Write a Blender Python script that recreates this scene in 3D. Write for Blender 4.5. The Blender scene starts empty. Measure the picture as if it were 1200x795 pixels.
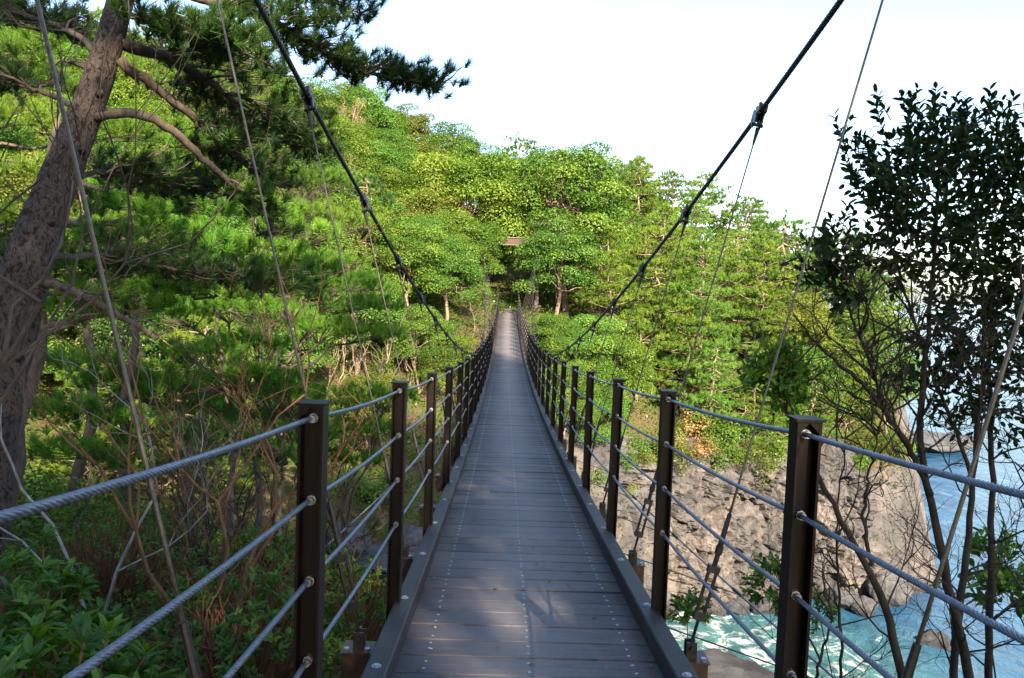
import bpy, math, random
import numpy as np
from mathutils import Vector
R = math.radians
sc = bpy.context.scene
COL = sc.collection
rng = np.random.default_rng(7)

# ------------------------------------------------------------------ camera numbers
CX, YAW, PIT, ROL, FPX = -.145, .00895, -.0648, .0336, 934.
_cy, _sy, _cp, _sp = math.cos(YAW), math.sin(YAW), math.cos(PIT), math.sin(PIT)
FW = np.array([_sy*_cp, _cy*_cp, _sp]); R1 = np.array([_cy, -_sy, 0.]); U1 = np.cross(R1, FW)
RT = math.cos(ROL)*R1+math.sin(ROL)*U1; UP = -math.sin(ROL)*R1+math.cos(ROL)*U1
CAM = np.array([CX, 0., 0.])
def at(px, py, Y):
    """survey: world point seen at photo pixel (px, py) at distance Y along the bridge"""
    d = FW+RT*(px-600)/FPX-UP*(py-397.5)/FPX
    return CAM+d*Y/d[1]
def project(p):
    v = np.asarray(p, float)-CAM; d = v@FW
    return 600+FPX*(v@RT)/d, 397.5-FPX*(v@UP)/d, d

# ------------------------------------------------------------------ mesh helpers
def link(o, parent=None):
    COL.objects.link(o)
    if parent is not None: o.parent = parent
    return o
class MB:
    """collects verts, faces, face materials and a per-vertex tint"""
    def __init__(s): s.v=[]; s.t=[]; s.n=0; s.f={3:[],4:[]}; s.m={3:[],4:[]}; s.ng=[]; s.ngm=[]
    def add(s, V, F, tint=0.5, mat=0):
        V = np.asarray(V, np.float32); F = np.asarray(F, np.int64)
        s.v.append(V); s.t.append(np.broadcast_to(np.asarray(tint, np.float32), (len(V),)))
        k = F.shape[1]; s.f[k].append(F+s.n); s.m[k].append(np.full(len(F), mat, np.int32)); s.n += len(V)
    def box(s, c, size, rot=None, tint=.5, mat=0, ch=0):
        hx, hy, hz = np.array(size)/2
        V = np.array([[x,y,z] for x in(-hx,hx) for y in(-hy,hy) for z in(-hz,hz)])
        F = [[0,1,3,2],[4,6,7,5],[0,4,5,1],[2,3,7,6],[0,2,6,4],[1,5,7,3]]
        if rot is not None: V = V@np.array(rot).T
        s.add(V+np.array(c), F, tint, mat)
    def prism(s, prof, a, b, tint=.5, mat=0, taper=1.):
        """prof: list of 3-vectors offsets; extruded from a to b (convex cap fans)"""
        prof = np.asarray(prof, float); n = len(prof)
        V = np.vstack([prof+np.array(a), prof*taper+np.array(b), [a], [b]])
        q = [[i,(i+1)%n,n+(i+1)%n,n+i] for i in range(n)]
        t = [[(i+1)%n,i,2*n] for i in range(n)]+[[n+i,n+(i+1)%n,2*n+1] for i in range(n)]
        k = s.n; s.add(V, q, tint, mat)
        s.f[3].append(np.array(t)+k); s.m[3].append(np.full(len(t), mat, np.int32))
    def tube(s, pts, rad, sides=8, tint=.5, mat=0, cap=True, rough=0., seed=0):
        P = np.asarray(pts, float); n = len(P); rad = np.broadcast_to(np.asarray(rad, float), (n,))
        T = np.gradient(P, axis=0) if n > 2 else np.repeat([P[1]-P[0]], 2, 0)
        T /= np.linalg.norm(T, axis=1, keepdims=True)+1e-12
        ref = np.array([0,0,1.]) if abs(T[:,2]).mean() < .8 else np.array([1.,0,0])
        A = np.cross(T, ref); A /= np.linalg.norm(A, axis=1, keepdims=True)+1e-12; B = np.cross(T, A)
        th = np.arange(sides)*2*np.pi/sides
        rr = rad[:,None]*np.ones(sides)
        if rough: rr = rr*(1+rough*np.random.default_rng(seed).normal(size=rr.shape).clip(-2,2))
        V = P[:,None]+rr[...,None]*(A[:,None]*np.cos(th)[None,:,None]+B[:,None]*np.sin(th)[None,:,None])
        V = V.reshape(-1,3)
        i = np.arange(n-1)[:,None]*sides; j = np.arange(sides)[None]; j2 = (j+1)%sides
        F = np.stack([i+j, i+j2, i+sides+j2, i+sides+j], -1).reshape(-1,4)
        k = s.n; s.add(V, F, tint, mat)
        if cap and sides >= 3:
            c = np.vstack([P[0], P[-1]]); s.v.append(c.astype(np.float32))
            s.t.append(np.full(2, np.mean(tint), np.float32)); kc = s.n; s.n += 2
            j = np.arange(sides); j2 = (j+1)%sides
            t = np.vstack([np.stack([k+j2, k+j, np.full(sides, kc)], 1),
                           np.stack([k+(n-1)*sides+j, k+(n-1)*sides+j2, np.full(sides, kc+1)], 1)])
            s.f[3].append(t); s.m[3].append(np.full(len(t), mat, np.int32))
    def data(s, name, mats, smooth=False):
        me = bpy.data.meshes.new(name)
        V = np.vstack(s.v) if s.v else np.zeros((0,3), np.float32)
        lo=[]; st=[]; tot=[]; mi=[]; off=0
        for k in (3,4):
            if s.f[k]:
                F = np.vstack(s.f[k]); lo.append(F.ravel()); st.append(off+np.arange(len(F))*k)
                tot.append(np.full(len(F),k)); mi.append(np.concatenate(s.m[k])); off += F.size
        me.vertices.add(len(V)); me.vertices.foreach_set('co', V.astype(np.float32).ravel())
        me.loops.add(off); me.loops.foreach_set('vertex_index', np.concatenate(lo).astype(np.int32))
        nf = sum(len(x) for x in st); me.polygons.add(nf)
        me.polygons.foreach_set('loop_start', np.concatenate(st).astype(np.int32))
        me.polygons.foreach_set('material_index', np.concatenate(mi).astype(np.int32))
        if smooth: me.polygons.foreach_set('use_smooth', np.ones(nf, bool))
        else: me.polygons.foreach_set('use_smooth', np.zeros(nf, bool))
        a = me.attributes.new('tint', 'FLOAT', 'POINT'); a.data.foreach_set('value', np.concatenate(s.t).astype(np.float32))
        for m in (mats if isinstance(mats,(list,tuple)) else [mats]): me.materials.append(m)
        me.update(calc_edges=True); me.validate()
        return me
    def obj(s, name, mats, parent=None, smooth=False):
        return link(bpy.data.objects.new(name, s.data(name, mats, smooth)), parent)
def thing(name, label, cat, loc=(0,0,0), group=None, rz=0):
    o = bpy.data.objects.new(name, None); COL.objects.link(o); o.location = loc; o.rotation_euler.z = rz
    o.empty_display_size = .2
    return tag(o, label, cat, group)
def tag(o, label, cat, group=None):
    o['label'] = label; o['category'] = cat
    if group: o['group'] = group
    return o
def kind(o, k): o['kind'] = k; return o
def nrm(v): v = np.asarray(v, float); return v/(np.linalg.norm(v, axis=-1, keepdims=True)+1e-12)
def sm(a, b, t):
    u = np.clip((np.asarray(t, float)-a)/(b-a), 0, 1); return u*u*(3-2*u)
# value noise
_H = np.random.default_rng(3).random((64,64,64)).astype(np.float32)
def vnoise(P, f=1.):
    P = np.asarray(P, float)*f; i = np.floor(P).astype(int); u = P-i; u = u*u*(3-2*u)
    r = 0
    for a in (0,1):
        for b in (0,1):
            for c in (0,1):
                w = (u[...,0] if a else 1-u[...,0])*(u[...,1] if b else 1-u[...,1])*(u[...,2] if c else 1-u[...,2])
                r = r+w*_H[(i[...,0]+a)&63,(i[...,1]+b)&63,(i[...,2]+c)&63]
    return r*2-1
def fbm(P, f=1., o=4): return sum(vnoise(P+17.3*k, f*2**k)*.5**k for k in range(o))

# ------------------------------------------------------------------ materials
class NT:
    def __init__(s, name):
        s.m = bpy.data.materials.new(name); s.m.use_nodes = True; s.t = s.m.node_tree
        for n in list(s.t.nodes): s.t.nodes.remove(n)
        s.out = s.n('ShaderNodeOutputMaterial')
    def n(s, k, **kw):
        x = s.t.nodes.new(k)
        for a, b in kw.items():
            if a.startswith('_'): x.inputs[a[1:].replace('_',' ')].default_value = b
            else: setattr(x, a, b)
        return x
    def l(s, a, b): s.t.links.new(a, b)
    def noise(s, vec, scale, detail=5, rough=.55, dist=0):
        x = s.n('ShaderNodeTexNoise'); x.inputs['Scale'].default_value = scale; x.inputs['Detail'].default_value = detail
        x.inputs['Roughness'].default_value = rough; x.inputs['Distortion'].default_value = dist
        if vec is not None: s.l(vec, x.inputs['Vector'])
        return x.outputs['Fac']
    def ramp(s, fac, stops):
        x = s.n('ShaderNodeValToRGB'); e = x.color_ramp.elements
        while len(e) < len(stops): e.new(.5)
        for el, (p, c) in zip(e, stops):
            el.position = p; el.color = (*c, 1) if len(c) == 3 else c
        s.l(fac, x.inputs['Fac']); return x.outputs['Color']
    def mix(s, f, a, b, mode='MIX'):
        x = s.n('ShaderNodeMix', data_type='RGBA', blend_type=mode)
        for v, sk in ((f, x.inputs[0]), (a, x.inputs[6]), (b, x.inputs[7])):
            if isinstance(v, (int, float)): sk.default_value = v
            elif isinstance(v, tuple): sk.default_value = (*v, 1) if len(v) == 3 else v
            else: s.l(v, sk)
        return x.outputs[2]
    def math(s, op, a, b=0.):
        x = s.n('ShaderNodeMath', operation=op)
        for v, sk in ((a, x.inputs[0]), (b, x.inputs[1])):
            if isinstance(v, (int, float)): sk.default_value = v
            else: s.l(v, sk)
        return x.outputs[0]
    def coord(s, which='Object', scale=None):
        o = s.n('ShaderNodeTexCoord').outputs[which]
        if scale is not None:
            x = s.n('ShaderNodeMapping'); x.inputs['Scale'].default_value = scale; s.l(o, x.inputs['Vector']); o = x.outputs['Vector']
        return o
    def attr(s, name): return s.n('ShaderNodeAttribute', attribute_name=name).outputs['Fac']
    def bump(s, h, strength=.5, dist=.02):
        x = s.n('ShaderNodeBump'); x.inputs['Strength'].default_value = strength; x.inputs['Distance'].default_value = dist
        s.l(h, x.inputs['Height']); return x.outputs['Normal']
    def bsdf(s, col, rough=.6, metal=0., spec=.5, normal=None):
        b = s.n('ShaderNodeBsdfPrincipled')
        for v, k in ((col,'Base Color'), (rough,'Roughness'), (metal,'Metallic'), (spec,'Specular IOR Level')):
            if isinstance(v, tuple): b.inputs[k].default_value = (*v, 1)
            elif isinstance(v, (int, float)): b.inputs[k].default_value = v
            else: s.l(v, b.inputs[k])
        if normal is not None: s.l(normal, b.inputs['Normal'])
        s.l(b.outputs[0], s.out.inputs['Surface']); return s.m
def foliage(name, c0, c1, c2, trans=.35, gloss=.06, rough=.4, use_obj=True):
    t = NT(name); a = t.attr('tint')
    col = t.ramp(a, [(0.,c0),(.5,c1),(1.,c2)])
    if use_obj:
        oi = t.n('ShaderNodeObjectInfo'); col = t.mix(1., col, oi.outputs['Color'], 'MULTIPLY')
    d = t.n('ShaderNodeBsdfDiffuse'); tr = t.n('ShaderNodeBsdfTranslucent'); g = t.n('ShaderNodeBsdfGlossy'); g.inputs['Roughness'].default_value = rough
    g.inputs['Color'].default_value = (.9,.95,.9,1)
    t.l(col, d.inputs[0]); t.l(t.mix(1., col, (1.25,1.2,.55), 'MULTIPLY'), tr.inputs[0])
    m1 = t.n('ShaderNodeMixShader'); m1.inputs[0].default_value = trans; t.l(d.outputs[0], m1.inputs[1]); t.l(tr.outputs[0], m1.inputs[2])
    m2 = t.n('ShaderNodeMixShader'); m2.inputs[0].default_value = gloss; t.l(m1.outputs[0], m2.inputs[1]); t.l(g.outputs[0], m2.inputs[2])
    t.l(m2.outputs[0], t.out.inputs['Surface']); return t.m
def bark(name, c0, c1, scale=6, bump=.6, plate=False):
    t = NT(name); v = t.coord('Object')
    if plate:
        nz = t.n('ShaderNodeTexNoise'); nz.inputs['Scale'].default_value = 6; nz.inputs['Detail'].default_value = 5; t.l(v, nz.inputs['Vector'])
        mp = t.n('ShaderNodeMapping'); mp.inputs['Scale'].default_value = (1,1,.42); t.l(t.mix(.22, v, nz.outputs['Color'], 'ADD'), mp.inputs['Vector'])
        x = t.n('ShaderNodeTexVoronoi', feature='SMOOTH_F1'); x.inputs['Scale'].default_value = scale*7; t.l(mp.outputs[0], x.inputs['Vector'])
        n2 = t.noise(t.coord('Object',(1,1,.5)), 34, 8, .7, .6); n3 = t.noise(v, 3., 4, .6)
        h = t.math('ADD', t.math('MULTIPLY', t.math('SUBTRACT', 1., x.outputs['Distance']), .9), n2)
        col = t.mix(t.ramp(h, [(.80,(0,0,0)),(1.08,(1,1,1))]), tuple(.42*c for c in c0), t.ramp(n2, [(.3,c0),(.7,c1)]))
        col = t.mix(t.ramp(n3, [(.45,(0,0,0)),(.65,(.6,.6,.6))]), col, t.mix(1., col, (.6,.62,.66), 'MULTIPLY'))
        return t.bsdf(col, .9, 0, .2, t.bump(h, bump, .03))
    n1 = t.noise(t.coord('Object',(1,1,.25)), scale, 6, .6)
    col = t.ramp(n1, [(.3,c0),(.7,c1)])
    return t.bsdf(col, .9, 0, .2, t.bump(n1, bump, .02))

M = {}
# broadleaf crowns: tint picks the leaf's own green, object colour the tree's own green
M['leaf'] = foliage('leaf_green', (.018,.046,.008), (.064,.122,.020), (.165,.205,.042), .38, .010)
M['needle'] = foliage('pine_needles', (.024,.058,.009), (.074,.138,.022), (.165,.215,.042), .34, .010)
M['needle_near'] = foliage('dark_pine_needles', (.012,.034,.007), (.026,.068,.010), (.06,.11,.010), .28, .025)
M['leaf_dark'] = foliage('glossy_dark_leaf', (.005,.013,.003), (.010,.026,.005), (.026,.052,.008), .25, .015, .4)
M['leaf_laurel'] = foliage('laurel_leaf', (.018,.060,.008), (.05,.14,.010), (.15,.24,.012), .32, .025, .4)
M['leaf_tan'] = foliage('dry_tan_leaf', (.10,.07,.03), (.17,.12,.05), (.25,.19,.07), .3, .03)
M['leaf_cover'] = foliage('ground_leaves', (.016,.036,.006), (.038,.078,.009), (.085,.115,.018), .3, .02)
M['bark_pine'] = bark('pine_bark', (.050,.038,.033), (.118,.090,.075), 6.5, 1., True)
M['bark_limb'] = bark('limb_bark', (.045,.036,.030), (.115,.09,.07), 18, .7)
M['bark'] = bark('grey_brown_bark', (.09,.065,.045), (.24,.18,.13), 8)
M['bark_pale'] = bark('pale_bark', (.13,.10,.075), (.28,.22,.165), 8)
M['bark_dark'] = bark('dark_stem_bark', (.018,.015,.013), (.048,.037,.029), 20)
M['twig_grey'] = bark('grey_dead_twig', (.13,.12,.115), (.32,.30,.29), 20)
M['twig_brown'] = bark('brown_twig', (.09,.045,.025), (.20,.10,.05), 20)

def deckwood(name, base, dark, scale_axis, spec=.5, rough=(.34,.62)):
    t = NT(name); v = t.coord('Object', scale_axis)
    g = t.noise(v, 5, 8, .65, .3); g2 = t.noise(v, 30, 6, .7)
    big = t.noise(t.coord('Object'), 1.1, 4, .6)
    col = t.ramp(g, [(.25,dark),(.6,base),(.85,tuple(1.7*c for c in base))])
    col = t.mix(t.attr('tint'), t.mix(1., col, (.38,.38,.42), 'MULTIPLY'), t.mix(1., col, (1.6,1.5,1.44), 'MULTIPLY'))
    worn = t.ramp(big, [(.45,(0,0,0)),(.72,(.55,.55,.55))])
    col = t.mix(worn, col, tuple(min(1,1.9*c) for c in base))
    if name == 'stained_plank_wood':                                      # foot-worn middle, colour paled to brighten the sunlit far end; dirt along the sides
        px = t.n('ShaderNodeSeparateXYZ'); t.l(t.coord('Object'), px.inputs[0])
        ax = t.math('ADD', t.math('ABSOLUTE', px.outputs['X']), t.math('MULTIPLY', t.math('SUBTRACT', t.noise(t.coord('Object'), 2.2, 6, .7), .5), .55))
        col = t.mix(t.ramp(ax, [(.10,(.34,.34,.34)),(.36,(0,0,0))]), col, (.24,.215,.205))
        col = t.mix(t.ramp(ax, [(.40,(0,0,0)),(.62,(.7,.7,.7))]), col, (.030,.024,.022))
    r = t.math('ADD', rough[0], t.math('MULTIPLY', g2, rough[1]-rough[0]))
    h = t.math('ADD', t.math('MULTIPLY', g, .6), t.math('MULTIPLY', g2, .6))
    return t.bsdf(col, r, 0, spec, t.bump(h, .5, .006))
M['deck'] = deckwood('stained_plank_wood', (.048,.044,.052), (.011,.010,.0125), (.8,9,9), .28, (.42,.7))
M['kerb'] = deckwood('stained_kerb_wood', (.024,.021,.024), (.009,.008,.009), (9,.8,9), .28, (.42,.65))
def metal(name, c, rough, met, ns=40, amt=.5, spec=.5):
    t = NT(name); n = t.noise(t.coord('Object'), ns, 5, .6)
    col = t.ramp(n, [(.3,tuple(x*(1-amt) for x in c)),(.7,tuple(min(1,x*(1+amt)) for x in c))])
    return t.bsdf(col, t.math('ADD', rough-.1, t.math('MULTIPLY', n, .2)), met, spec, t.bump(n, .15, .002))
t = NT('brown_painted_steel'); v = t.coord('Object'); n = t.noise(v, 5, 6, .6); n2 = t.noise(t.coord('Object',(1,1,.2)), 40, 5, .6)
M['post'] = t.bsdf(t.mix(t.ramp(n2, [(.58,(0,0,0)),(.75,(.7,.7,.7))]), t.ramp(n, [(.3,(.003,.0018,.0015)),(.7,(.009,.004,.003))]), (.035,.014,.008)), .5, .0, .2, t.bump(n2, .12, .002))
M['galv'] = metal('galvanised_steel', (.30,.32,.35), .42, .7, 60, .25)
M['rope'] = metal('galvanised_wire_rope', (.13,.15,.19), .42, .5, 90, .35)
M['ropedark'] = metal('black_coated_cable', (.03,.028,.03), .5, .2, 60, .5)
M['black'] = metal('black_fitting_steel', (.022,.02,.02), .45, .3, 50, .5)
M['hang'] = metal('weathered_hanger_wire', (.11,.095,.08), .5, .4, 70, .35)
M['beam'] = metal('dark_brown_beam', (.05,.028,.02), .5, .1, 30, .5)
M['rail'] = deckwood('brown_rail_wood', (.055,.032,.024), (.028,.017,.013), (1,9,9), .3)
M['palerail'] = deckwood('pale_weathered_wood', (.15,.115,.10), (.09,.07,.06), (1,9,9), .3)

# rock
def rockmat(name, tone=(1,1,1)):
    t = NT(name); v = t.coord('Object')
    st = t.noise(t.coord('Object',(.35,.35,1.3)), 1.1, 8, .62, .5); n2 = t.math('ADD', t.noise(v, 5, 10, .75), t.math('MULTIPLY', t.noise(v, 16, 8, .7), .5)); big = t.noise(v, .22, 4, .55)
    c = lambda a: tuple(x*y for x, y in zip(a, tone))
    col = t.ramp(st, [(.25,c((.045,.042,.041))),(.45,c((.108,.095,.090))),(.6,c((.160,.136,.125))),(.8,c((.108,.095,.093)))])
    col = t.mix(t.ramp(big, [(.40,(0,0,0)),(.56,(1,1,1))]), col, t.mix(.8, col, c((.065,.064,.068))))
    x = t.n('ShaderNodeTexVoronoi', feature='DISTANCE_TO_EDGE'); x.inputs['Scale'].default_value = .55
    mp = t.n('ShaderNodeMapping'); mp.inputs['Scale'].default_value = (1,1,.5); nz = t.n('ShaderNodeTexNoise'); nz.inputs['Scale'].default_value = 1.3; nz.inputs['Detail'].default_value = 6
    t.l(v, nz.inputs['Vector']); t.l(t.mix(.5, v, nz.outputs['Color'], 'ADD'), mp.inputs['Vector']); t.l(mp.outputs[0], x.inputs['Vector'])
    crack = t.ramp(x.outputs['Distance'], [(0,(.35,.35,.35)),(.05,(1,1,1))])
    col = t.mix(crack, t.mix(1., col, (.5,.46,.44), 'MULTIPLY'), col)
    streak = t.noise(t.coord('Object',(1.4,1.4,.10)), 1.2, 6, .65)
    col = t.mix(t.ramp(streak, [(.50,(0,0,0)),(.66,(.75,.75,.75))]), col, t.mix(1., col, (.48,.45,.44), 'MULTIPLY'))
    zz = t.n('ShaderNodeSeparateXYZ'); t.l(t.n('ShaderNodeNewGeometry').outputs['Position'], zz.inputs[0])
    wet = t.ramp(t.math('ADD', t.math('MULTIPLY', t.math('ADD', zz.outputs['Z'], 18.4), .5), t.math('MULTIPLY', st, .5)), [(.45,(1,1,1)),(.85,(0,0,0))])   # wet band at the water line
    col = t.mix(wet, col, t.mix(1., col, (.38,.36,.36), 'MULTIPLY'))
    h = t.math('ADD', t.math('ADD', st, t.math('MULTIPLY', n2, .6)), t.math('MULTIPLY', crack, .2))
    return t, col, h
t, col, h = rockmat('cliff_rock'); M['rock'] = t.bsdf(col, .9, 0, .2, t.bump(h, .9, .25))
t, col, h = rockmat('boulder_rock', (.72,.80,.90)); M['boulder'] = t.bsdf(col, .85, 0, .25, t.bump(h, .9, .15))
# ground: rock where steep, litter and low green where flat
t, col, h = rockmat('ground_soil')
geo = t.n('ShaderNodeNewGeometry'); sx = t.n('ShaderNodeSeparateXYZ'); t.l(geo.outputs['Normal'], sx.inputs[0])
nn = t.noise(t.coord('Object'), .9, 7, .65); nf = t.noise(t.coord('Object'), 9, 6, .7)
flat = t.ramp(t.math('ADD', sx.outputs['Z'], t.math('MULTIPLY', t.math('SUBTRACT', nn, .5), .5)), [(.50,(0,0,0)),(.62,(1,1,1))])
soil = t.ramp(nf, [(.3,(.035,.026,.016)),(.55,(.10,.07,.04)),(.75,(.17,.12,.07))])
soil = t.mix(t.ramp(nn, [(.42,(0,0,0)),(.56,(.85,.85,.85))]), soil, t.ramp(nf, [(.3,(.02,.035,.01)),(.7,(.07,.10,.02))]))
M['ground'] = t.bsdf(t.mix(flat, col, soil), .95, 0, .1, t.bump(t.math('ADD', h, nf), .9, .12))
# sea
t = NT('sea_water'); v = t.coord('Object')
wv = t.noise(t.coord('Object',(1,.55,1)), .8, 7, .62, .6); w2 = t.noise(v, .16, 5, .6, .4)
sp = t.n('ShaderNodeSeparateXYZ'); t.l(v, sp.inputs[0])
def dist2(px, py, sx_, sy_):
    a = t.math('DIVIDE', t.math('SUBTRACT', sp.outputs['X'], px), sx_); b = t.math('DIVIDE', t.math('SUBTRACT', sp.outputs['Y'], py), sy_)
    return t.math('SQRT', t.math('ADD', t.math('MULTIPLY', a, a), t.math('MULTIPLY', b, b)))
shore = t.math('SUBTRACT', 1., dist2(9., 37., 17., 12.))           # shallow cove under the bridge
shal = t.ramp(shore, [(0,(0,0,0)),(.5,(1,1,1))])
deep = t.ramp(w2, [(.3,(.010,.045,.10)),(.7,(.022,.085,.16))])
col = t.mix(shal, deep, t.ramp(wv, [(.35,(.014,.06,.07)),(.7,(.055,.15,.155))]))
fo = t.noise(v, .55, 12, .74, 1.6)
fm = t.math('ADD', fo, t.math('MULTIPLY', shal, .16))
foam = t.ramp(fm, [(.66,(0,0,0)),(.80,(1,1,1))])
foam = t.mix(1., foam, t.ramp(shore, [(0.,(0,0,0)),(.3,(1,1,1))]), 'MULTIPLY')
col = t.mix(foam, col, (.55,.58,.58))
M['sea'] = t.bsdf(col, t.math('ADD', .12, t.math('MULTIPLY', foam, .5)), 0, .5, t.bump(t.math('ADD', wv, t.math('MULTIPLY', foam, .1)), .7, .5))

# ------------------------------------------------------------------ terrain
I = np.interp
def hgt(x, y):
    x = np.asarray(x, float); y = np.asarray(y, float)
    fl = I(x, [-60,-30,-18,-8,0,6,12,100], [6,-1,-5,-10,-13.5,-18.8,-19.8,-23])
    ytop = I(x, [-40,-3,0,2,6,30], [3,1.5,1.0,.6,.6,.5]); yend = I(x, [-40,-8,0,4,30], [18,22,19,14,13])
    ztop = I(x, [-40,-14,-5,0,3,30], [2.5,-.4,-1.75,-1.72,-2.0,-3.0])
    tl = np.clip((y-ytop)/(yend-ytop), 0, 1)
    left = ztop+(fl-ztop)*tl**1.7
    right = ztop-2.2*sm(.4, 5.5, y)+(fl-ztop+2.2)*sm(5.2, 12.5, y)
    near = left+(right-left)*sm(-2.2, 1.6, x)
    ys = I(x, [-60,-18,-8,0,6,12,24,40], [20,24,27,31,41,45.4,47,48])
    yt = I(x, [-60,-18,-8,0,3,7,14,26], [30,40,46,50.5,51.5,57,58,59])
    zt = I(x, [-60,-18,-8,0,6,12,26], [10,2,-.5,-1.72,-2.6,-3.6,-6])
    t = np.clip((y-ys)/(yt-ys), 0, 1)
    soft = fl+(zt-fl)*(.35*t+.65*sm(0, 1, t))
    D = y-ys
    hard = fl+(-10.5-fl)*sm(-.2, 2.6, D)+(zt+10.5)*np.clip((D-2.6)/(yt-ys-2.6), 0, 1)
    far = soft+(hard-soft)*sm(3, 8, x)
    yr = I(x, [-60,-20,0,30], [58,68,95,88]); ht = I(x, [-60,-25,-10,-4,0,7,11,16,20,26,32,45], [14,11.8,9.6,8.,7.2,6.8,6.2,6.6,5.8,2.6,-2.4,-13])
    far = far+np.maximum(0, (ht-zt))*sm(0, 1, np.clip((y-yt)/(yr-yt), 0, 1)**.9)
    far = far-np.maximum(0, y-yr)*.12
    xr = 23.2+.42*(y-46)
    far = np.where(y > 30, far+(-23-far)*sm(0, 6, x-xr), far)
    h = np.maximum(near, far)
    n = fbm(np.stack([x, y, 0*x], -1), .23, 4)
    calm = sm(.6, 3., np.hypot(x, np.clip(y-1, 0, 99)*.7))            # level at the near bridge end
    return h+n*.45*calm*sm(.8, 2.5, np.hypot(x, y-52))

def grid_obj(name, xs, ys, mat):
    X, Y = np.meshgrid(xs, ys); Z = hgt(X, Y); nx, ny = len(xs), len(ys)
    V = np.stack([X, Y, Z], -1).reshape(-1, 3)
    i = np.arange(ny-1)[:,None]*nx+np.arange(nx-1)[None]
    F = np.stack([i, i+1, i+nx+1, i+nx], -1).reshape(-1, 4)
    b = MB(); b.add(V, F); return b.obj(name, mat, None, True)
xs = np.concatenate([np.arange(-75,-22,1.), np.arange(-22,34,.4), np.arange(34,90,1.)])
ys = np.concatenate([np.arange(-30,-4,1.), np.arange(-4,58,.4), np.arange(58,170,1.)])
kind(grid_obj('terrain', xs, ys, M['ground']), 'structure')

SEA = -18.
b = MB(); Lw = 30000.
b.add([[-Lw,-400,SEA],[Lw,-400,SEA],[Lw,Lw,SEA],[-Lw,Lw,SEA]], [[0,1,2,3]])
kind(b.obj('sea', M['sea']), 'structure')

# far rock cliff along the cove
def polyline(pts, n):
    P = np.array(pts, float); L = np.concatenate([[0], np.cumsum(np.linalg.norm(np.diff(P, axis=0), axis=1))])
    s = np.linspace(0, L[-1], n); return np.stack([np.interp(s, L, P[:,k]) for k in range(P.shape[1])], 1)
def worley(P, f):
    P = np.asarray(P, float)*f; i0 = np.floor(P).astype(int); best = np.full(P.shape[:-1], 9.); sec = best.copy(); val = np.zeros(P.shape[:-1])
    for a in (-1,0,1):
        for b in (-1,0,1):
            for c in (-1,0,1):
                k = i0+np.array([a,b,c]); h = lambda q: _H[(k[...,0]*7+q*13)&63,(k[...,1]*5+q*29)&63,(k[...,2]*3+q*41)&63]
                d = np.linalg.norm(k+np.stack([h(1),h(2),h(3)], -1)-P, axis=-1); v = h(4)
                nb = d < best; sec = np.where(nb, best, np.minimum(sec, d)); val = np.where(nb, v, val); best = np.where(nb, d, best)
    return val, sec-best
def cliff():
    base = polyline([(-3,31.5),(1,35),(4.5,39.2),(7,42.2),(10,44.2),(14,45.3),(19,46),(23,46.6),(25.2,49),(27.5,55),(31,64),(35,74)], 520)
    for _ in range(6): base[1:-1] = (base[:-2]+base[1:-1]*2+base[2:])/4
    tg = nrm(np.gradient(base, axis=0)); out = np.stack([tg[:,1], -tg[:,0]], 1)
    nv = 150; vv = np.linspace(0, 1, nv)
    top = I(base[:,0], [-3,1,5,8,12,24,26,35], [-12.5,-11.5,-10.,-8.6,-8.4,-8.8,-9.5,-12])+1.5*fbm(np.stack([base[:,0],base[:,1],0*base[:,0]],-1), .3)
    bot = np.where(base[:,0] < 4, -16.5, -19.5)
    Z = bot[:,None]+(top-bot)[:,None]*vv[None]
    lean = 2.1*vv[None]**1.4+1.7*sm(.78, 1., vv)[None]
    P = np.stack([base[:,0][:,None]-out[:,0][:,None]*lean, base[:,1][:,None]-out[:,1][:,None]*lean, Z], -1)
    q = P*np.array([1,1,.75])
    d = 1.1*fbm(q, .22, 3)+.75*(1-2*np.abs(fbm(q+40, .42, 4)))+.30*(1-2*np.abs(fbm(q*np.array([1,1,1.6])+80, 1.5, 4)))+.10*fbm(q, 4., 3)
    tl = q[...,2]+.35*q[...,0]*.3; blk = .55*np.floor(fbm(q*np.array([1,1,.55]), .7, 2)*5)/5+.22*(np.floor(tl*1.3)%2)*sm(-.1, .3, fbm(q+7, .4, 2))
    w1, e1 = worley(q*np.array([1,1,1.35])+.25*fbm(q, .9, 3)[...,None], .42); w2, e2 = worley(q*np.array([1,1,1.7])+.2*fbm(q+5, 1.6, 3)[...,None], 1.05)
    d = .75*d+1.15*(w1-.5)+.5*(w2-.5)-.35*np.exp(-e1*14)-.16*np.exp(-e2*14)
    d = (d+.3*blk)*(1-.5*vv[None]**4)
    P[...,0] += out[:,0][:,None]*d; P[...,1] += out[:,1][:,None]*d
    P[...,2] += .15*fbm(q+9, 1.2, 3)
    nu = len(base); i = np.arange(nu-1)[:,None]*nv+np.arange(nv-1)[None]
    F = np.stack([i, i+nv, i+nv+1, i+1], -1).reshape(-1, 4)
    b = MB(); b.add(P.reshape(-1,3), F); return kind(b.obj('cliff', M['rock'], None, False), 'structure')
cliff()

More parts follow.
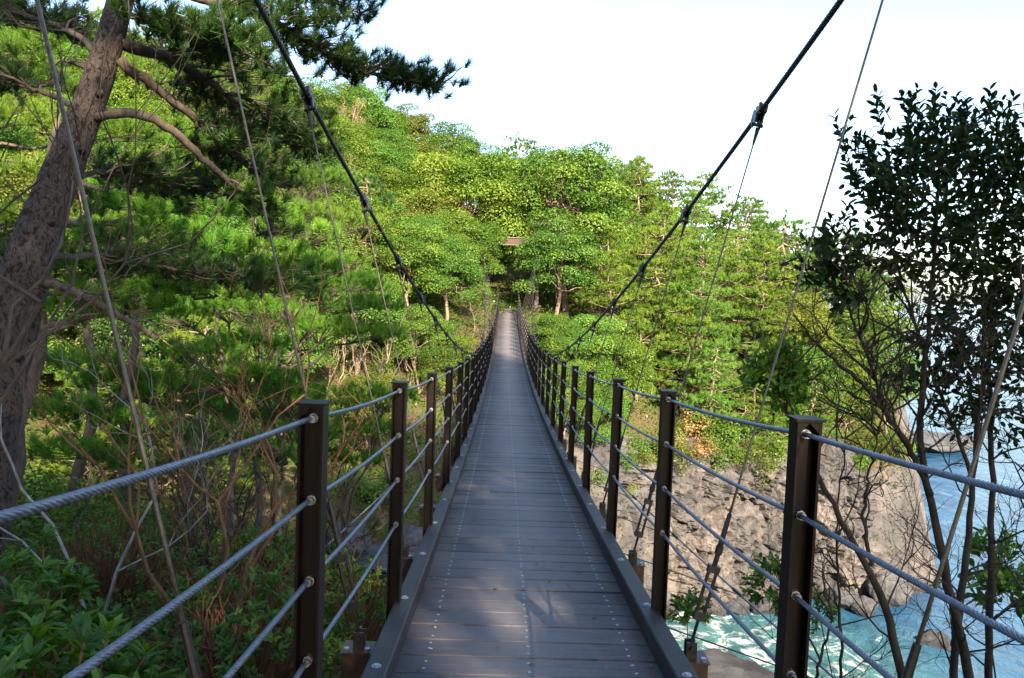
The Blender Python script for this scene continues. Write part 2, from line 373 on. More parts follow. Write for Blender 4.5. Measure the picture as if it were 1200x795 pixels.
def boulder_mesh(seed, flat=.7):
    import bmesh
    bm = bmesh.new(); bmesh.ops.create_icosphere(bm, subdivisions=5, radius=1)
    me = bpy.data.meshes.new('boulder'); bm.to_mesh(me); bm.free()
    V = np.empty(len(me.vertices)*3, np.float32); me.vertices.foreach_get('co', V); V = V.reshape(-1,3)
    r = np.random.default_rng(seed); Pn = nrm(r.normal(size=(9,3)))
    s = (V@Pn.T); cut = r.uniform(.62,.92,9)
    k = np.min(np.where(s > .05, cut/np.maximum(s,.05), 9), axis=1); V = V*np.minimum(k,1)[:,None]
    V = V*(1+.13*fbm(V+seed*3.1, 1.3, 4)[:,None]+.03*fbm(V, 6., 3)[:,None]); V[:,2] *= flat
    me.vertices.foreach_set('co', V.ravel()); me.materials.append(M['boulder'])
    a = me.attributes.new('tint','FLOAT','POINT'); me.update(); return me
BM = [boulder_mesh(s, f) for s, f in ((1,.62),(2,.8),(3,.55),(4,.7))]
def boulder(k, px, py, Y, r, label, rz=0., sc3=(1,1,1), dz=0):
    p = at(px, py, Y); o = bpy.data.objects.new('boulder', BM[k]); COL.objects.link(o)
    o.location = (p[0], p[1], p[2]+dz); o.scale = tuple(r*s for s in sc3); o.rotation_euler.z = rz
    tag(o, label, 'boulder', 'boulders at the foot of the cliff')
    return o
boulder(0, 848, 800, 37.5, 2.9, 'large grey boulder in the foaming water below the nearest right hand posts', .4, (1.1,1,.75))
boulder(1, 1092, 768, 41, 1.6, 'reddish brown boulder in the blue water behind the dark stems', 1.3)
boulder(2, 1050, 785, 39, 1.5, 'low wet boulder just left of the reddish boulder in the water', 2.1, (1.3,1,.6))
boulder(3, 862, 712, 44.3, .8, 'small pale boulder at the water line under the leafy sprig', .2)
boulder(1, 838, 716, 44., .6, 'smallest pale boulder at the cliff foot beside the white foam', 2.2)
boulder(2, 895, 714, 44.6, 1.0, 'pale angular boulder at the cliff foot beside the nearest right post', 1.0)
boulder(0, 985, 702, 45.6, 1.1, 'broad boulder at the cliff foot behind the bare left leaning stem', .8)
boulder(3, 1012, 712, 44.6, .8, 'small boulder standing off the cliff foot behind bare twigs', 3.)
boulder(1, 1040, 690, 46.4, 1.2, 'tall boulder at the outer end of the cliff foot', 1.9, (1,1,1.2))
boulder(0, 1092, 517, 96, 3.4, 'far rock standing in the sea off the headland, seen between the stems', .3, (1.8,1,.6))
boulder(2, 448, 668, 27.5, 1.4, 'grey weathered boulder in the ravine bed left of the bridge', .6, (1.4,1,.8), .2)
boulder(3, 405, 640, 27.0, 1.0, 'grey boulder half buried in plants, left of the ravine bed', 1.6, (1,1,.9), .2)
boulder(1, 486, 640, 30.0, 1.0, 'pale boulder in the ravine right beside the second left post', 2.6, (1,1,.8), .1)
boulder(0, 452, 738, 23.0, 1.3, 'nearest grey boulder in the ravine, under the second left post', 3.6, (1.3,1,.7), .1)

# ------------------------------------------------------------------ leaf and branch generators
def frame(a, seedvec):
    b = nrm(np.cross(a, seedvec)); return b, np.cross(a, b)
def add_leaves(mb, P, axis, nor, L, W, tint, fold=0., mat=0):
    """diamond leaves from base P along axis; nor = leaf normal; fold>0 gives a keel (two faces)"""
    axis = nrm(axis); side = nrm(np.cross(nor, axis)); nor = np.cross(axis, side); n = len(P)
    L = np.broadcast_to(L, (n,))[:,None]; W = np.broadcast_to(W, (n,))[:,None]
    tint = np.broadcast_to(tint, (n,))
    if fold <= 0:
        V = np.stack([P, P+axis*L*.5+side*W*.5, P+axis*L, P+axis*L*.5-side*W*.5], 1).reshape(-1,3)
        mb.add(V, np.arange(4*n).reshape(-1,4), np.repeat(tint, 4), mat)
    else:
        u = nor*W*fold; dr = nor*L*.12
        V = np.stack([P, P+axis*L*.3+side*W*.42+u, P+axis*L*.7+side*W*.40+u-dr*.4, P+axis*L-dr, P+axis*L*.7-side*W*.40+u-dr*.4, P+axis*L*.3-side*W*.42+u, P+axis*L*.5], 1).reshape(-1,3)
        o = np.arange(n)[:,None]*7
        mb.add(V, np.vstack([o+[0,1,6,5]]), np.repeat(tint, 7), mat)
        k = mb.n-7*n
        mb.f[4].append(k+np.vstack([o+[1,2,3,6], o+[6,3,4,5]])); mb.m[4].append(np.full(2*n, mat, np.int32))
def add_needles(mb, P, D, L, W, tint, g, per=40, spread=.9, up=.25):
    """tufts of needles: P centres, D directions"""
    n = len(P); D = nrm(D)
    d = nrm(D[:,None]*(1-.3*spread)+g.normal(size=(n,per,3))*spread*.62+np.array([0,0,up]))
    l = L*g.uniform(.65,1.15,(n,per,1)); s = nrm(np.cross(d, g.normal(size=(n,per,3))))*W
    base = P[:,None]-D[:,None]*L*.55*g.random((n,per,1))
    V = np.stack([base-s, base+s, base+d*l], 2).reshape(-1,3)
    tt = np.clip(np.broadcast_to(np.asarray(tint), (n,))[:,None]+g.normal(size=(n,per))*.13, 0, 1)
    mb.add(V, np.arange(3*n*per).reshape(-1,3), np.repeat(tt.ravel(), 3))
def wig(a, b, n, amp, g, sag=0.):
    a = np.asarray(a, float); b = np.asarray(b, float); t = np.linspace(0,1,n)[:,None]
    w = g.normal(size=(n,3)).cumsum(0); w = (w-t*w[-1])*amp*np.linalg.norm(b-a)/max(1,n**.5)
    P = a+(b-a)*t+w; P[:,2] -= sag*4*(t*(1-t))[:,0]; P[0] = a; P[-1] = b; return P
def twigs(mb, p, d, L, r, g, depth, ends, kids=(2,4), bend=.35, shrink=.66, up=.15, ang=.7, sides=5, curl=.5):
    """recursive branching; collects end points"""
    d = nrm(d); n = 4 if depth > 0 else 3
    pts = [np.array(p, float)]; dd = d.copy()
    for _ in range(n):
        dd = nrm(dd+g.normal(size=3)*bend*curl*.5+np.array([0,0,up*.3])); pts.append(pts[-1]+dd*L/n)
    pts = np.array(pts); mb.tube(pts, np.linspace(r, r*.62, n+1), sides if r > .006 else 3, .5, cap=False)
    if depth <= 0: ends.append((pts[-1], dd)); return
    k = g.integers(kids[0], kids[1]+1)
    for i in range(k):
        q = pts[g.integers(max(1,n-2), n+1)] if i else pts[-1]
        nd = nrm(dd+g.normal(size=3)*ang+np.array([0,0,up]))
        twigs(mb, q, nd, L*shrink*g.uniform(.75,1.2), r*.6, g, depth-1, ends, kids, bend, shrink, up, ang, sides, curl)

# ---- tree kinds (mesh pairs: trunk, crown), ground at z = 0
def broadleaf(seed, H=7.5, Rc=3., nc=64, per=520, leaf=.135, lean=.15):
    g = np.random.default_rng(seed); tr = MB(); cr = MB()
    zc = H-Rc*.95
    top = np.array([g.normal()*lean*2, g.normal()*lean*2, H*.72])
    P = wig((0,0,-.6), top, 9, .05, g); tr.tube(P, np.linspace(.19, .07, 9)*H/7.5, 8, rough=.06, seed=seed)
    C = []
    while len(C) < nc:
        v = nrm(g.normal(size=3)); v[2] = abs(v[2])*1.35-.72 if g.random() < .6 else abs(v[2])
        rr = g.uniform(.62,1.0)
        c = np.array([v[0]*Rc*rr, v[1]*Rc*rr, zc+v[2]*Rc*.95*rr])
        if all(np.linalg.norm(c-q[0]) > Rc*.21 for q in C) or g.random() < .03: C.append((c, Rc*g.uniform(.20,.33)))
    for i, (c, rc) in enumerate(C):
        if i%2 == 0:
            q = P[g.integers(4, 9)]; tr.tube(wig(q, c, 6, .12, g, -.2), np.linspace(.06,.018,6)*H/7.5, 5, cap=False)
        n = int(per*(rc/Rc/.26)**2); v = nrm(g.normal(size=(n,3))); v[:,2] = np.where(v[:,2] < -.3, -v[:,2], v[:,2]); 
        p = c+v*rc*np.array([1.12,1.12,.78])*g.uniform(.72,1.06,(n,1))
        nn = nrm(v*.7+np.array([0,0,.55])+g.normal(size=(n,3))*.42); ax = np.cross(nn, g.normal(size=(n,3)))
        t0 = g.uniform(.3,.7)
        add_leaves(cr, p, ax, nn, leaf*g.uniform(.7,1.25,n), leaf*.58, np.clip(t0+g.normal(size=n)*.16, 0, 1))
    return tr.data('trunk', M['bark'], True), cr.data('crown', M['leaf'])
def pine(seed, H=8., nb=36, reach=2.6, tuft=24, per=56, L=.26, W=.017, bare=.22, lean=.6):
    g = np.random.default_rng(seed); tr = MB(); cr = MB()
    P = wig((0,0,-.6), (g.normal()*lean, g.normal()*lean, H), 12, .05, g)
    tr.tube(P, np.linspace(.17,.03,12)*H/8, 8, rough=.06, seed=seed)
    for i in range(nb):
        t = bare+(1-bare)*(i+g.random())/nb; k = t*11; a = int(min(10, k)); q = P[a]+(P[a+1]-P[a])*(k-a)
        th = i*2.4+g.normal()*.5; rl = reach*(1.10-.52*((t-bare)/(1-bare))**2.4)*g.uniform(.6,1.15)
        e = q+np.array([math.cos(th)*rl, math.sin(th)*rl, g.uniform(-.25,.45)*rl*.6])
        bp = wig(q, e, 6, .16, g, .12*rl); tr.tube(bp, np.linspace(.05,.014,6)*H/8, 4, cap=False)
        nt = max(6, int(tuft*rl/reach)); s = g.uniform(.35,1.05,nt)
        m = q+(e-q)*s[:,None]; side = nrm(np.cross(e-q, [0,0,1.]))
        p = m+side*(g.normal(size=(nt,1))*.28*rl)+np.array([0,0,1.])*(g.normal(size=(nt,1))*.10+.12)
        add_needles(cr, p, nrm((e-q)*.35/rl+np.array([0,0,.8])+g.normal(size=(nt,3))*.35), L, W, g.uniform(.3,.75), g, per)
    add_needles(cr, P[-1]+g.normal(size=(14,3))*np.array([.4,.4,.25]), np.tile([0,0,1.],(14,1)), L, W, .55, g, per)
    return tr.data('trunk', M['bark'], True), cr.data('crown', M['needle'])
def bare_tree(seed, H=6.5):
    g = np.random.default_rng(seed); tr = MB(); cr = MB(); ends = []
    twigs(tr, (0,0,-.5), (g.normal()*.12, g.normal()*.12, 1), H*.5, .10, g, 4, ends, (2,4), .35, .62, .3, .55, 6)
    E = np.array([e[0] for e in ends]); n = len(E)
    p = np.repeat(E, 7, 0)+g.normal(size=(n*7,3))*.22
    add_leaves(cr, p, g.normal(size=(n*7,3)), nrm(g.normal(size=(n*7,3))+[0,0,.6]), .13, .07, g.random(n*7))
    return tr.data('trunk', M['bark_pale'], True), cr.data('crown', M['leaf_tan'])
def shrub_kind(seed, r=.9, n=900, leaf=.11, mat='leaf'):
    g = np.random.default_rng(seed); st = MB(); fo = MB(); ends = []
    for _ in range(5): twigs(st, (g.normal()*.08, g.normal()*.08, -.1), nrm([g.normal()*.5, g.normal()*.5, 1]), r*.6, .014, g, 2, ends, (2,3), .4, .7, .1, .6, 4)
    E = np.array([e[0] for e in ends]); k = max(6, n//len(E)); m = len(E)*k
    p = np.repeat(E, k, 0)+g.normal(size=(m,3))*r*.16; c = E.mean(0)
    nn = nrm(nrm(p-c)*.5+[0,0,.7]+g.normal(size=(m,3))*.4)
    add_leaves(fo, p, np.cross(nn, g.normal(size=(m,3))), nn, leaf*g.uniform(.7,1.3,m), leaf*.5, np.clip(np.repeat(g.uniform(.25,.75,len(E)),k)+g.normal(size=m)*.15,0,1))
    return st.data('stems', M['twig_brown'], True), fo.data('leaves', M[mat])

KIND = {
 'broad': [broadleaf(11), broadleaf(12, 7, 3.2, 70), broadleaf(13, 8, 2.8, 58), broadleaf(14, 6.5, 2.9, 62, 600, .12), broadleaf(15, 7.2, 3.1, 56, 480, .15)],
 'pine': [pine(21), pine(22, 9, 38, 2.9, 24), pine(23, 7, 32, 2.7, 24), pine(24, 8.5, 40, 2.4, 20)],
 'bare': [bare_tree(31), bare_tree(32, 7.2)],
 'shrub': [shrub_kind(41), shrub_kind(42, 1.1, 1100, .13), shrub_kind(43, .8, 800, .09), shrub_kind(44, 1., 900, .12, 'leaf_tan')],
}
PARTS = {'broad': ('trunk','crown'), 'pine': ('trunk','crown'), 'bare': ('trunk','crown'), 'shrub': ('stem','leaves')}
NAME = {'broad': 'broadleaf_tree', 'pine': 'pine_tree', 'bare': 'bare_tree', 'shrub': 'shrub'}
def plant(kd, var, loc, s=1., rz=0., tint=(1,1,1), label='', cat='tree', group=None, tilt=(0,0), sz=1.):
    o = thing(NAME[kd], label, cat, loc, group, rz); o.scale = (s, s, s*sz); o.rotation_euler = (tilt[0], tilt[1], rz)
    for nm, me in zip(PARTS[kd], KIND[kd][var]):
        c = bpy.data.objects.new(nm, me); link(c, o); k = .85+.3*random.Random(round(loc[0]*91+loc[1]*37)).random(); c.color = (*[q*k for q in tint], 1)
    return o

# ------------------------------------------------------------------ hillside forest
TINTS = {'bright green': (1.15,1.22,1.05), 'yellow-green': (1.38,1.30,1.0), 'deep green': (.62,.80,.95), 'olive': (1.45,1.05,1.1), 'fresh green': (1.1,1.35,1.3)}
def forest():
    g = np.random.default_rng(5); cand = []
    # a loose grid over the slopes the view takes in, jittered; spacing grows with distance
    y = 26.
    while y < 112:
        st = 3.3 if y < 56 else 3.9 if y < 75 else 4.8
        x = -.72*y-4
        while x < .62*y+2:
            cand.append((x+g.uniform(-.4,.4)*st, y+g.uniform(-.4,.4)*st, st)); x += st
        y += st*.92
    T = []
    for x, y, st in cand:
        z = float(hgt(x, y))
        if z < -10.6: continue
        if -4.6 < x < 5.2 and y < 56.5: continue                         # bridge
        if abs(x-.5) < 1.8 and y < 64: continue                            # path opening behind the far tower
        if -9 < x < 0 and y < 45: continue                                 # open ravine left of the bridge
        if x > 4 and y < 48.0: continue
        if y > 47 and x > 23.4+.42*(y-46): continue
        px, py, d = project((x, y, z+4))
        if px < -120 or px > 1330: continue
        u = vnoise(np.array([x*.09, y*.09, 3.]))+.35*g.normal()
        if px > 690: kd = 'pine' if u > -.35 else 'broad'
        elif px > 560: kd = 'broad' if (u < .3 or y < 60) else 'pine'
        elif px > 380: kd = 'broad' if u < .35 else 'pine'
        else: kd = 'pine' if u > -.05 else 'broad'
        if y > 84 and kd == 'pine' and px < 760: kd = 'broad'
        if py < 235 and px < 700 and kd == 'pine' and g.random() < .6: kd = 'broad'
        if g.random() < .06 and y > 50: kd = 'bare'
        v = int(g.integers(len(KIND[kd])))
        if kd == 'broad':
            tn = 'deep green' if (y > 84 and px > 540 or g.random() < .14) else g.choice(['bright green','yellow-green','fresh green','olive'], p=[.28,.32,.26,.14])
            if 560 < px < 700 and y < 66: tn = g.choice(['fresh green','bright green'])
        elif kd == 'pine': tn = g.choice(['yellow-green','bright green','fresh green','deep green'], p=[.5,.25,.15,.1])
        else: tn = 'olive'
        s = {'broad': .86, 'pine': .88, 'bare': .8}[kd]*(1+.05*(st-3.3)/.5)*g.uniform(.82,1.15)
        if y < 50: s *= .8
        if x > 14 and kd != 'bare': s *= .88
        T.append(dict(x=x, y=y, z=z, kd=kd, v=v, tn=str(tn), s=s, rz=g.uniform(0, 6.28), tilt=(g.normal()*.05, g.normal()*.05)))
    for x, y, v, s, tn in ((-2.9,52.6,3,.88,'bright green'),(3.15,52.2,4,.9,'fresh green'),(-3.5,45.0,0,.66,'fresh green'),(-5.7,43.8,1,.74,'bright green'),(-8.2,42.,2,.8,'yellow-green'),
        (-4.6,40.5,3,.62,'bright green'),(-7.2,38.5,4,.7,'fresh green'),(-3.0,40.6,1,.5,'yellow-green'),(-10.2,38.2,0,.8,'bright green'),(-9.2,34.5,2,.6,'fresh green'),(-12.5,34,1,.75,'yellow-green'),(-6.2,35.,3,.55,'olive'),
        (3.3,44.6,0,.6,'bright green'),(5.4,46.6,3,.7,'fresh green'),(6.6,48.2,2,.8,'yellow-green'),(2.7,47.4,1,.5,'bright green'),(-4.9,49.6,0,.72,'yellow-green'),(5.0,49.2,1,.8,'fresh green'),(-3.4,57.4,1,1.4,'yellow-green'),(4.2,57.,2,1.5,'bright green'),(3.6,47.6,3,.62,'fresh green')):
        T.append(dict(x=x, y=y, z=float(hgt(x, y)), kd='broad', v=v, tn=tn, s=s, rz=x*7., tilt=(0.,0.)))
    for x, y, v, s, tn in ((21.5,59.5,1,1.2,'fresh green'),(25.,61.5,0,1.3,'deep green'),(27.6,62.5,2,1.2,'deep green'),(18.5,57.,3,1.1,'yellow-green'),(24.2,55.5,2,.9,'bright green'),(22.,51.5,0,.8,'yellow-green'),(16.,50.5,2,.8,'bright green'),(12.5,49.5,3,.75,'fresh green'),(19.,49.8,1,.7,'bright green')):
        T.append(dict(x=x, y=y, z=float(hgt(x, y)), kd='pine', v=v, tn=tn, s=s, rz=x*7., tilt=(0.,0.)))
    # keep the ones the view shows something of (crown spheres against nearer crowns and ground)
    for t in T:
        t['r'] = 2.9*t['s']; t['c'] = np.array([t['x'], t['y'], t['z']+5.0*t['s']]); t['d'] = np.linalg.norm(t['c']-CAM)
    keep = []
    CC = np.array([t['c'] for t in T]); RR = np.array([t['r'] for t in T])*.62; DD = np.array([t['d'] for t in T])
    g2 = np.random.default_rng(1); sph = nrm(g2.normal(size=(40,3))); sph[:,1] = -abs(sph[:,1]); sph[:,2] = abs(sph[:,2])*1.1-.2
    for i, t in enumerate(T):
        P = t['c']+sph*t['r']; D = P-CAM; L = np.linalg.norm(D, axis=1); D = D/L[:,None]
        w = CC-CAM; tca = D@w.T; d2 = (w*w).sum(1)[None]-tca**2
        hit = (d2 < RR[None]**2) & (tca < L[:,None]-1.2*t['r']) & (tca > 0); hit[:,i] = False
        free = ~hit.any(1)
        s = np.linspace(.05, .97, 60)[None,:,None]; Q = CAM+(P-CAM)[:,None]*s
        free &= (Q[...,2] > hgt(Q[...,0], Q[...,1])+.2).all(1)
        qx = 600+FPX*(D@RT)/(D@FW); free &= (qx > -60) & (qx < 1260)
        t['vis'] = free.mean()
        if free.sum() >= 3: keep.append(t)
    return keep
T = forest()
def place_words(t):
    px, py, d = project(t['c']); t['px'] = px
    lat = ('beyond the big pine trunk' if px < 110 else 'behind the long pine limbs' if px < 240 else 'behind second left hanger' if px < 330 else 'behind the left main cable'
           if px < 430 else 'left of the low cable end' if px < 510 else 'left of far bridge end' if px < 575 else 'above far bridge end' if px < 630 else
           'right of far bridge end' if px < 690 else 'behind the right main cable' if px < 780 else 'above the rock cliff' if px < 860 else 'behind nearest right post' if px < 960 else 'beyond the dark leafy tree')
    return lat
for t in T: t['lat'] = place_words(t); t['top'] = project(t['c']+np.array([0,0,t['r']]))
for t in T:
    nb = [q for q in T if abs(q['px']-t['px']) < 26]
    up = sum(q['top'][1] < t['top'][1]-3 for q in nb); n = max(1, len(nb))
    t['lev'] = 'on the skyline' if up == 0 else 'high up' if up/n < .3 else 'midway up' if up/n < .62 else 'low down'
LOOK = {'broad': 'round {} broadleaf tree', 'pine': 'tufted {} pine', 'bare': 'thin half bare tan tree'}
cells = {}
for t in T: cells.setdefault((t['kd'], t['tn'], t['lat'], t['lev']), []).append(t)
ORD = ['leftmost','second from left','third from left','fourth from left','fifth from left','sixth from left']
for (kd, tn, lat, lev), q in cells.items():
    q.sort(key=lambda t: t['px'])
    for i, t in enumerate(q):
        s = LOOK[kd].format(tn)+' '+lev+' '+lat
        if len(q) == 2: s += ', '+('left one','right one')[i]
        elif len(q) > 2: s += ', '+(ORD[i] if i < len(q)-1 else 'rightmost')
        t['label'] = s
for t in T:
    plant(t['kd'], t['v'], (t['x'], t['y'], t['z']-.2), t['s'], t['rz'], TINTS[t['tn']], t['label'], 'tree',
          {'broad': 'broadleaf trees on the far hillside', 'pine': 'pines on the far hillside', 'bare': 'half bare trees on the far hillside'}[t['kd']], t['tilt'])
print('forest', len(T), {k: sum(t['kd'] == k for t in T) for k in LOOK})

# ------------------------------------------------------------------ suspension bridge
bridge = thing('suspension_bridge', 'narrow wooden suspension bridge with dark brown posts crossing to the far wooded bank', 'bridge')
S, D1, HW, PW, HP = 1.7, 2.036, .545, .634, 1.149
def dz(y): return -2.585+.00188*(np.asarray(y, float)-26.5)**2
def cz(y): return -2.0+.0073*(np.asarray(y, float)-26.4)**2
def cx(y): return .97+.00122*(np.asarray(y, float)-26.4)**2
Y0, Y1 = -1.6, 51.6
def deck():
    b = MB(); g = np.random.default_rng(9); y = Y0
    while y < Y1:
        w = .197+g.normal()*.003; gap = g.choice([.005,.008,.014], p=[.4,.4,.2]); a, c = y, y+w-gap; dzp = g.normal()*.0016
        za, zc = float(dz(a))+dzp, float(dz(c))+dzp+g.normal()*.001; ch = .004; tk = .045; xe = HW+.05+g.normal()*.004
        prof = np.array([[0,a,za-ch],[0,a+ch,za],[0,c-ch,zc],[0,c,zc-ch],[0,c,zc-tk],[0,a,za-tk]])
        pc = prof.mean(0); b.prism(prof-pc, pc+[-xe,0,0], pc+[xe,0,0], g.random())
        for x0 in (-.43, 0, .44):
            for k in (.28, .72):
                if y > 22 and k > .5: continue
                yy = a+(c-a)*k+g.normal()*.008; zz = za+(zc-za)*k; r = .0062
                th = np.arange(8)*np.pi/4
                b.prism(np.stack([r*np.cos(th), r*np.sin(th), 0*th], 1), (x0+g.normal()*.006, yy, zz-.001), (x0, yy, zz+.0022), .5, 1)
        y += w
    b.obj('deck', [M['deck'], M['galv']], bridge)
deck()
def strip(x0, x1, z0, z1, y0=Y0, y1=Y1, seg=3.4, mat=0, b=None, gap=.006, tint=None, g=None):
    """timber in lengths that follow the sagging deck"""
    y = y0; q = 0
    while y < y1-.05:
        e = min(y+seg, y1); n = 4; yy = np.linspace(y+gap/2, e-gap/2, n); zz = dz(yy); ch = .006
        prof = lambda Y, Z: [[x0,Y,Z+z0],[x1,Y,Z+z0],[x1,Y,Z+z1-ch],[x1-ch,Y,Z+z1],[x0+ch,Y,Z+z1],[x0,Y,Z+z1-ch]]
        V = np.array([prof(Y, Z) for Y, Z in zip(yy, zz)]).reshape(-1,3)
        F = [[i*6+k, i*6+(k+1)%6, i*6+6+(k+1)%6, i*6+6+k] for i in range(n-1) for k in range(6)]
        F += [[0,5,2,1],[5,4,3,2]]; o = 6*(n-1); F += [[o,o+1,o+2,o+5],[o+5,o+2,o+3,o+4]]
        b.add(V, F, (q*.37)%1 if tint is None else tint, mat); y = e; q += 1
for sg in (-1, 1):
    b = MB(); xa, xb = sorted((sg*(HW), sg*(HW+.088)))
    strip(xa, xb, .001, .092, b=b)
    for i in range(-1, 60):                                                  # coach bolts along the kerb top
        for off in (.35, 1.2):
            y = D1-.3+i*1.7+off
            if y < Y0+.1 or y > 32: continue
            th = np.arange(6)*np.pi/3; z = float(dz(y))+.092
            b.prism(np.stack([.012*np.cos(th), .012*np.sin(th), 0*th], 1), (sg*(HW+.045), y, z-.002), (sg*(HW+.045), y, z+.008), .5, 1)
            b.prism(np.stack([.019*np.cos(np.arange(10)*.628), .019*np.sin(np.arange(10)*.628), 0*np.arange(10)], 1), (sg*(HW+.045), y, z-.002), (sg*(HW+.045), y, z+.002), .5, 1)
    b.obj('kerb', [M['kerb'], M['galv']], bridge)
    b = MB(); xa, xb = sorted((sg*(HW+.052), sg*(HW+.135))); strip(xa, xb, -.16, -.05, b=b, seg=5.1); b.obj('stringer', M['kerb'], bridge)
    b = MB(); xa, xb = sorted((sg*.20, sg*.30)); strip(xa, xb, -.17, -.047, b=b, seg=5.1); b.obj('joist', M['beam'], bridge)

# posts: H sections open towards the walker, cap plate, four rail holes
def post_mesh():
    b = MB(); w = .063; fl = .007; zb = -.17
    h = HP-.006
    for sg in (-1, 1): b.box((sg*(w/2-fl/2), 0, (h+zb)/2), (fl, w, h-zb))
    b.box((0, .012, (h+zb)/2), (w-2*fl-.0006, .007, h-zb))
    th = np.arange(8)*np.pi/4
    for k in range(4):
        z = HP-.042-k*.214
        b.prism(np.stack([.013*np.cos(th), 0*th, .013*np.sin(th)], 1), (0,-.006,z), (0,.010,z), .5, 1); b.prism(np.stack([.010*np.cos(th), 0*th, .010*np.sin(th)], 1), (0,-.022,z), (0,-.006,z), .5, 1)
    return b.data('post', [M['post'], M['galv']])
def cap_mesh():
    b = MB(); b.box((0,0,HP-.003), (.075,.075,.0065))
    for sg in (-1,1): b.prism([(0,0,-.03),(0,0,0),(-sg*.028,0,0)], (sg*.0245,-.030,HP-.0065), (sg*.0245,-.026,HP-.0065))
    return b.data('cap_plate', M['post'])
PM, CM = post_mesh(), cap_mesh()
NI = range(-1, 29)
for i in NI:
    y = D1+i*S; z = float(dz(y))
    for sg in (-1, 1):
        p = bpy.data.objects.new('post', PM); link(p, bridge); p.location = (sg*PW+(sg*.002), y, z)
        p.rotation_euler = (random.Random(i*2+sg).uniform(-.006,.006), random.Random(i+99*sg).uniform(-.008,.008)+.006, 0)
        link(bpy.data.objects.new('cap_plate', CM), p)
# rail ropes: stranded near the walker, plain further on
def rope(mb, pts, r, pitch, n=6, sides=5):
    P = np.asarray(pts, float); s = np.concatenate([[0], np.cumsum(np.linalg.norm(np.diff(P, axis=0), axis=1))])
    T = nrm(np.gradient(P, axis=0)); A = nrm(np.cross(T, [0,0,1.])); B = np.cross(T, A)
    for k in range(n):
        a = 2*np.pi*(s/pitch+k/n); Q = P+(r*.62)*(A*np.cos(a)[:,None]+B*np.sin(a)[:,None])
        mb.tube(Q, r*.42, sides, .3+.4*(k%2), cap=False)
    mb.tube(P, r*.5, 5, .3, cap=False)
for sg in (-1, 1):
    for k in range(4):
        zo = HP-.042-k*.214; b = MB(); gg = np.random.default_rng(k+10*(sg+1))
        y = np.concatenate([np.arange(Y0, 9., .012), [9.]])
        ph = ((y-D1)/S)%1; sagm = -.012*4*ph*(1-ph)
        P = np.stack([np.full_like(y, sg*PW+sg*.002), y, dz(y)+zo+sagm], 1); rope(b, P, .0070, .075)
        y = np.arange(9., 50.2, .17); ph = ((y-D1)/S)%1
        b.tube(np.stack([np.full_like(y, sg*PW+sg*.002), y, dz(y)+zo-.012*4*ph*(1-ph)], 1), .0074, 6)
        b.obj('rail_rope', M['rope'], bridge, True)
# main cables
for sg in (-1, 1):
    b = MB(); y = np.arange(-3.1, 12, .03); rope(b, np.stack([sg*cx(y), y, cz(y)], 1), .0175, .22, 7, 5)
    y = np.arange(12, 54.05, .3); b.tube(np.stack([sg*cx(y), y, cz(y)], 1), .0165, 8)
    b.obj('main_cable', M['ropedark'], bridge, True)
# hangers: clamp on the cable, wire, turnbuckle, clevis on the beam end
def turn(b0, d):
    z = nrm(d); x = nrm(np.cross(z, [0,1.,0])); y = np.cross(z, x); return np.stack([x, y, z], 1)
th8 = np.arange(8)*np.pi/4
def hanger(i, sg):
    y = D1+i*S; zb = float(dz(y))
    a = np.array([sg*.786, y-.055, zb-.06]); c = np.array([sg*float(cx(y)), y-.03, float(cz(y))-.075]); d = c-a; L = np.linalg.norm(d)
    if L < .30: return
    u = d/L; Rm = turn(0, d); f = min(1., L/1.25)
    ring = lambda r: np.stack([r*np.cos(th8), r*np.sin(th8), 0*th8], 1)@Rm.T
    w = MB(); n = 12; tt = np.linspace(.62*f/L, 1-.06/L, n)[:,None]; w.tube(a+d*tt, .0056, 6)
    h = w.obj('hanger', M['hang'], bridge, True)
    b = MB()
    b.prism(ring(.008), a+u*.02*f, a+u*.17*f)                                 # threaded rod
    for s_ in (-1, 1):
        o = Rm[:,0]*s_*.019; b.prism(ring(.0085), a+o+u*.16*f, a+o+u*.40*f)
    for q in (.15, .385): b.box(a+u*q*f, (.056,.03,.035), Rm)
    b.prism(ring(.0125), a+u*.40*f, a+u*.47*f); b.prism(ring(.019), a+u*.46*f, a+u*.50*f); b.prism(ring(.0145), a+u*.49*f, a+u*.66*f, taper=.75)
    b.obj('turnbuckle', M['black'], h)
    b = MB()
    for s_ in (-1, 1): b.box(a+np.array([0, s_*.022, -.02]), (.05,.010,.09))
    b.tube([a+[0,-.045,.0],a+[0,.045,.0]], .011, 8); b.box(a+[0,0,-.062],(.10,.085,.012))
    b.obj('clevis', M['black'], h)
    b = MB(); yy = y-.03; sl = (float(cz(yy+.1))-float(cz(yy-.1)))/.2; sx_ = sg*(float(cx(yy+.1))-float(cx(yy-.1)))/.2
    tv = nrm([sx_, 1, sl]); side = nrm(np.cross(tv, u)); upv = np.cross(side, tv); Rc = np.stack([side, tv, upv], 1); m = np.array([sg*float(cx(yy)), yy, float(cz(yy))])
    for s_ in (-1, 1):
        b.box(m+side*s_*.018, (.022,.15,.05), Rc)
        b.box(m+side*s_*.024-upv*.055, (.010,.055,.10), Rc)
        for q in (-.052, .0, .052):
            b.tube([m+tv*q+upv*.045+side*s_*.018, m+tv*q-upv*.042+side*s_*.018], .009, 6); b.tube([m+tv*q+upv*.028+side*s_*.018, m+tv*q+upv*.04+side*s_*.018], .0145, 6)
    b.tube([m-upv*.092-side*.04, m-upv*.092+side*.04], .012, 8); b.tube([c-u*.13, c-u*.015], [.008,.0165], 8)
    b.obj('cable_clamp', M['black'], h)
for i in NI:
    for sg in (-1, 1): hanger(i, sg)
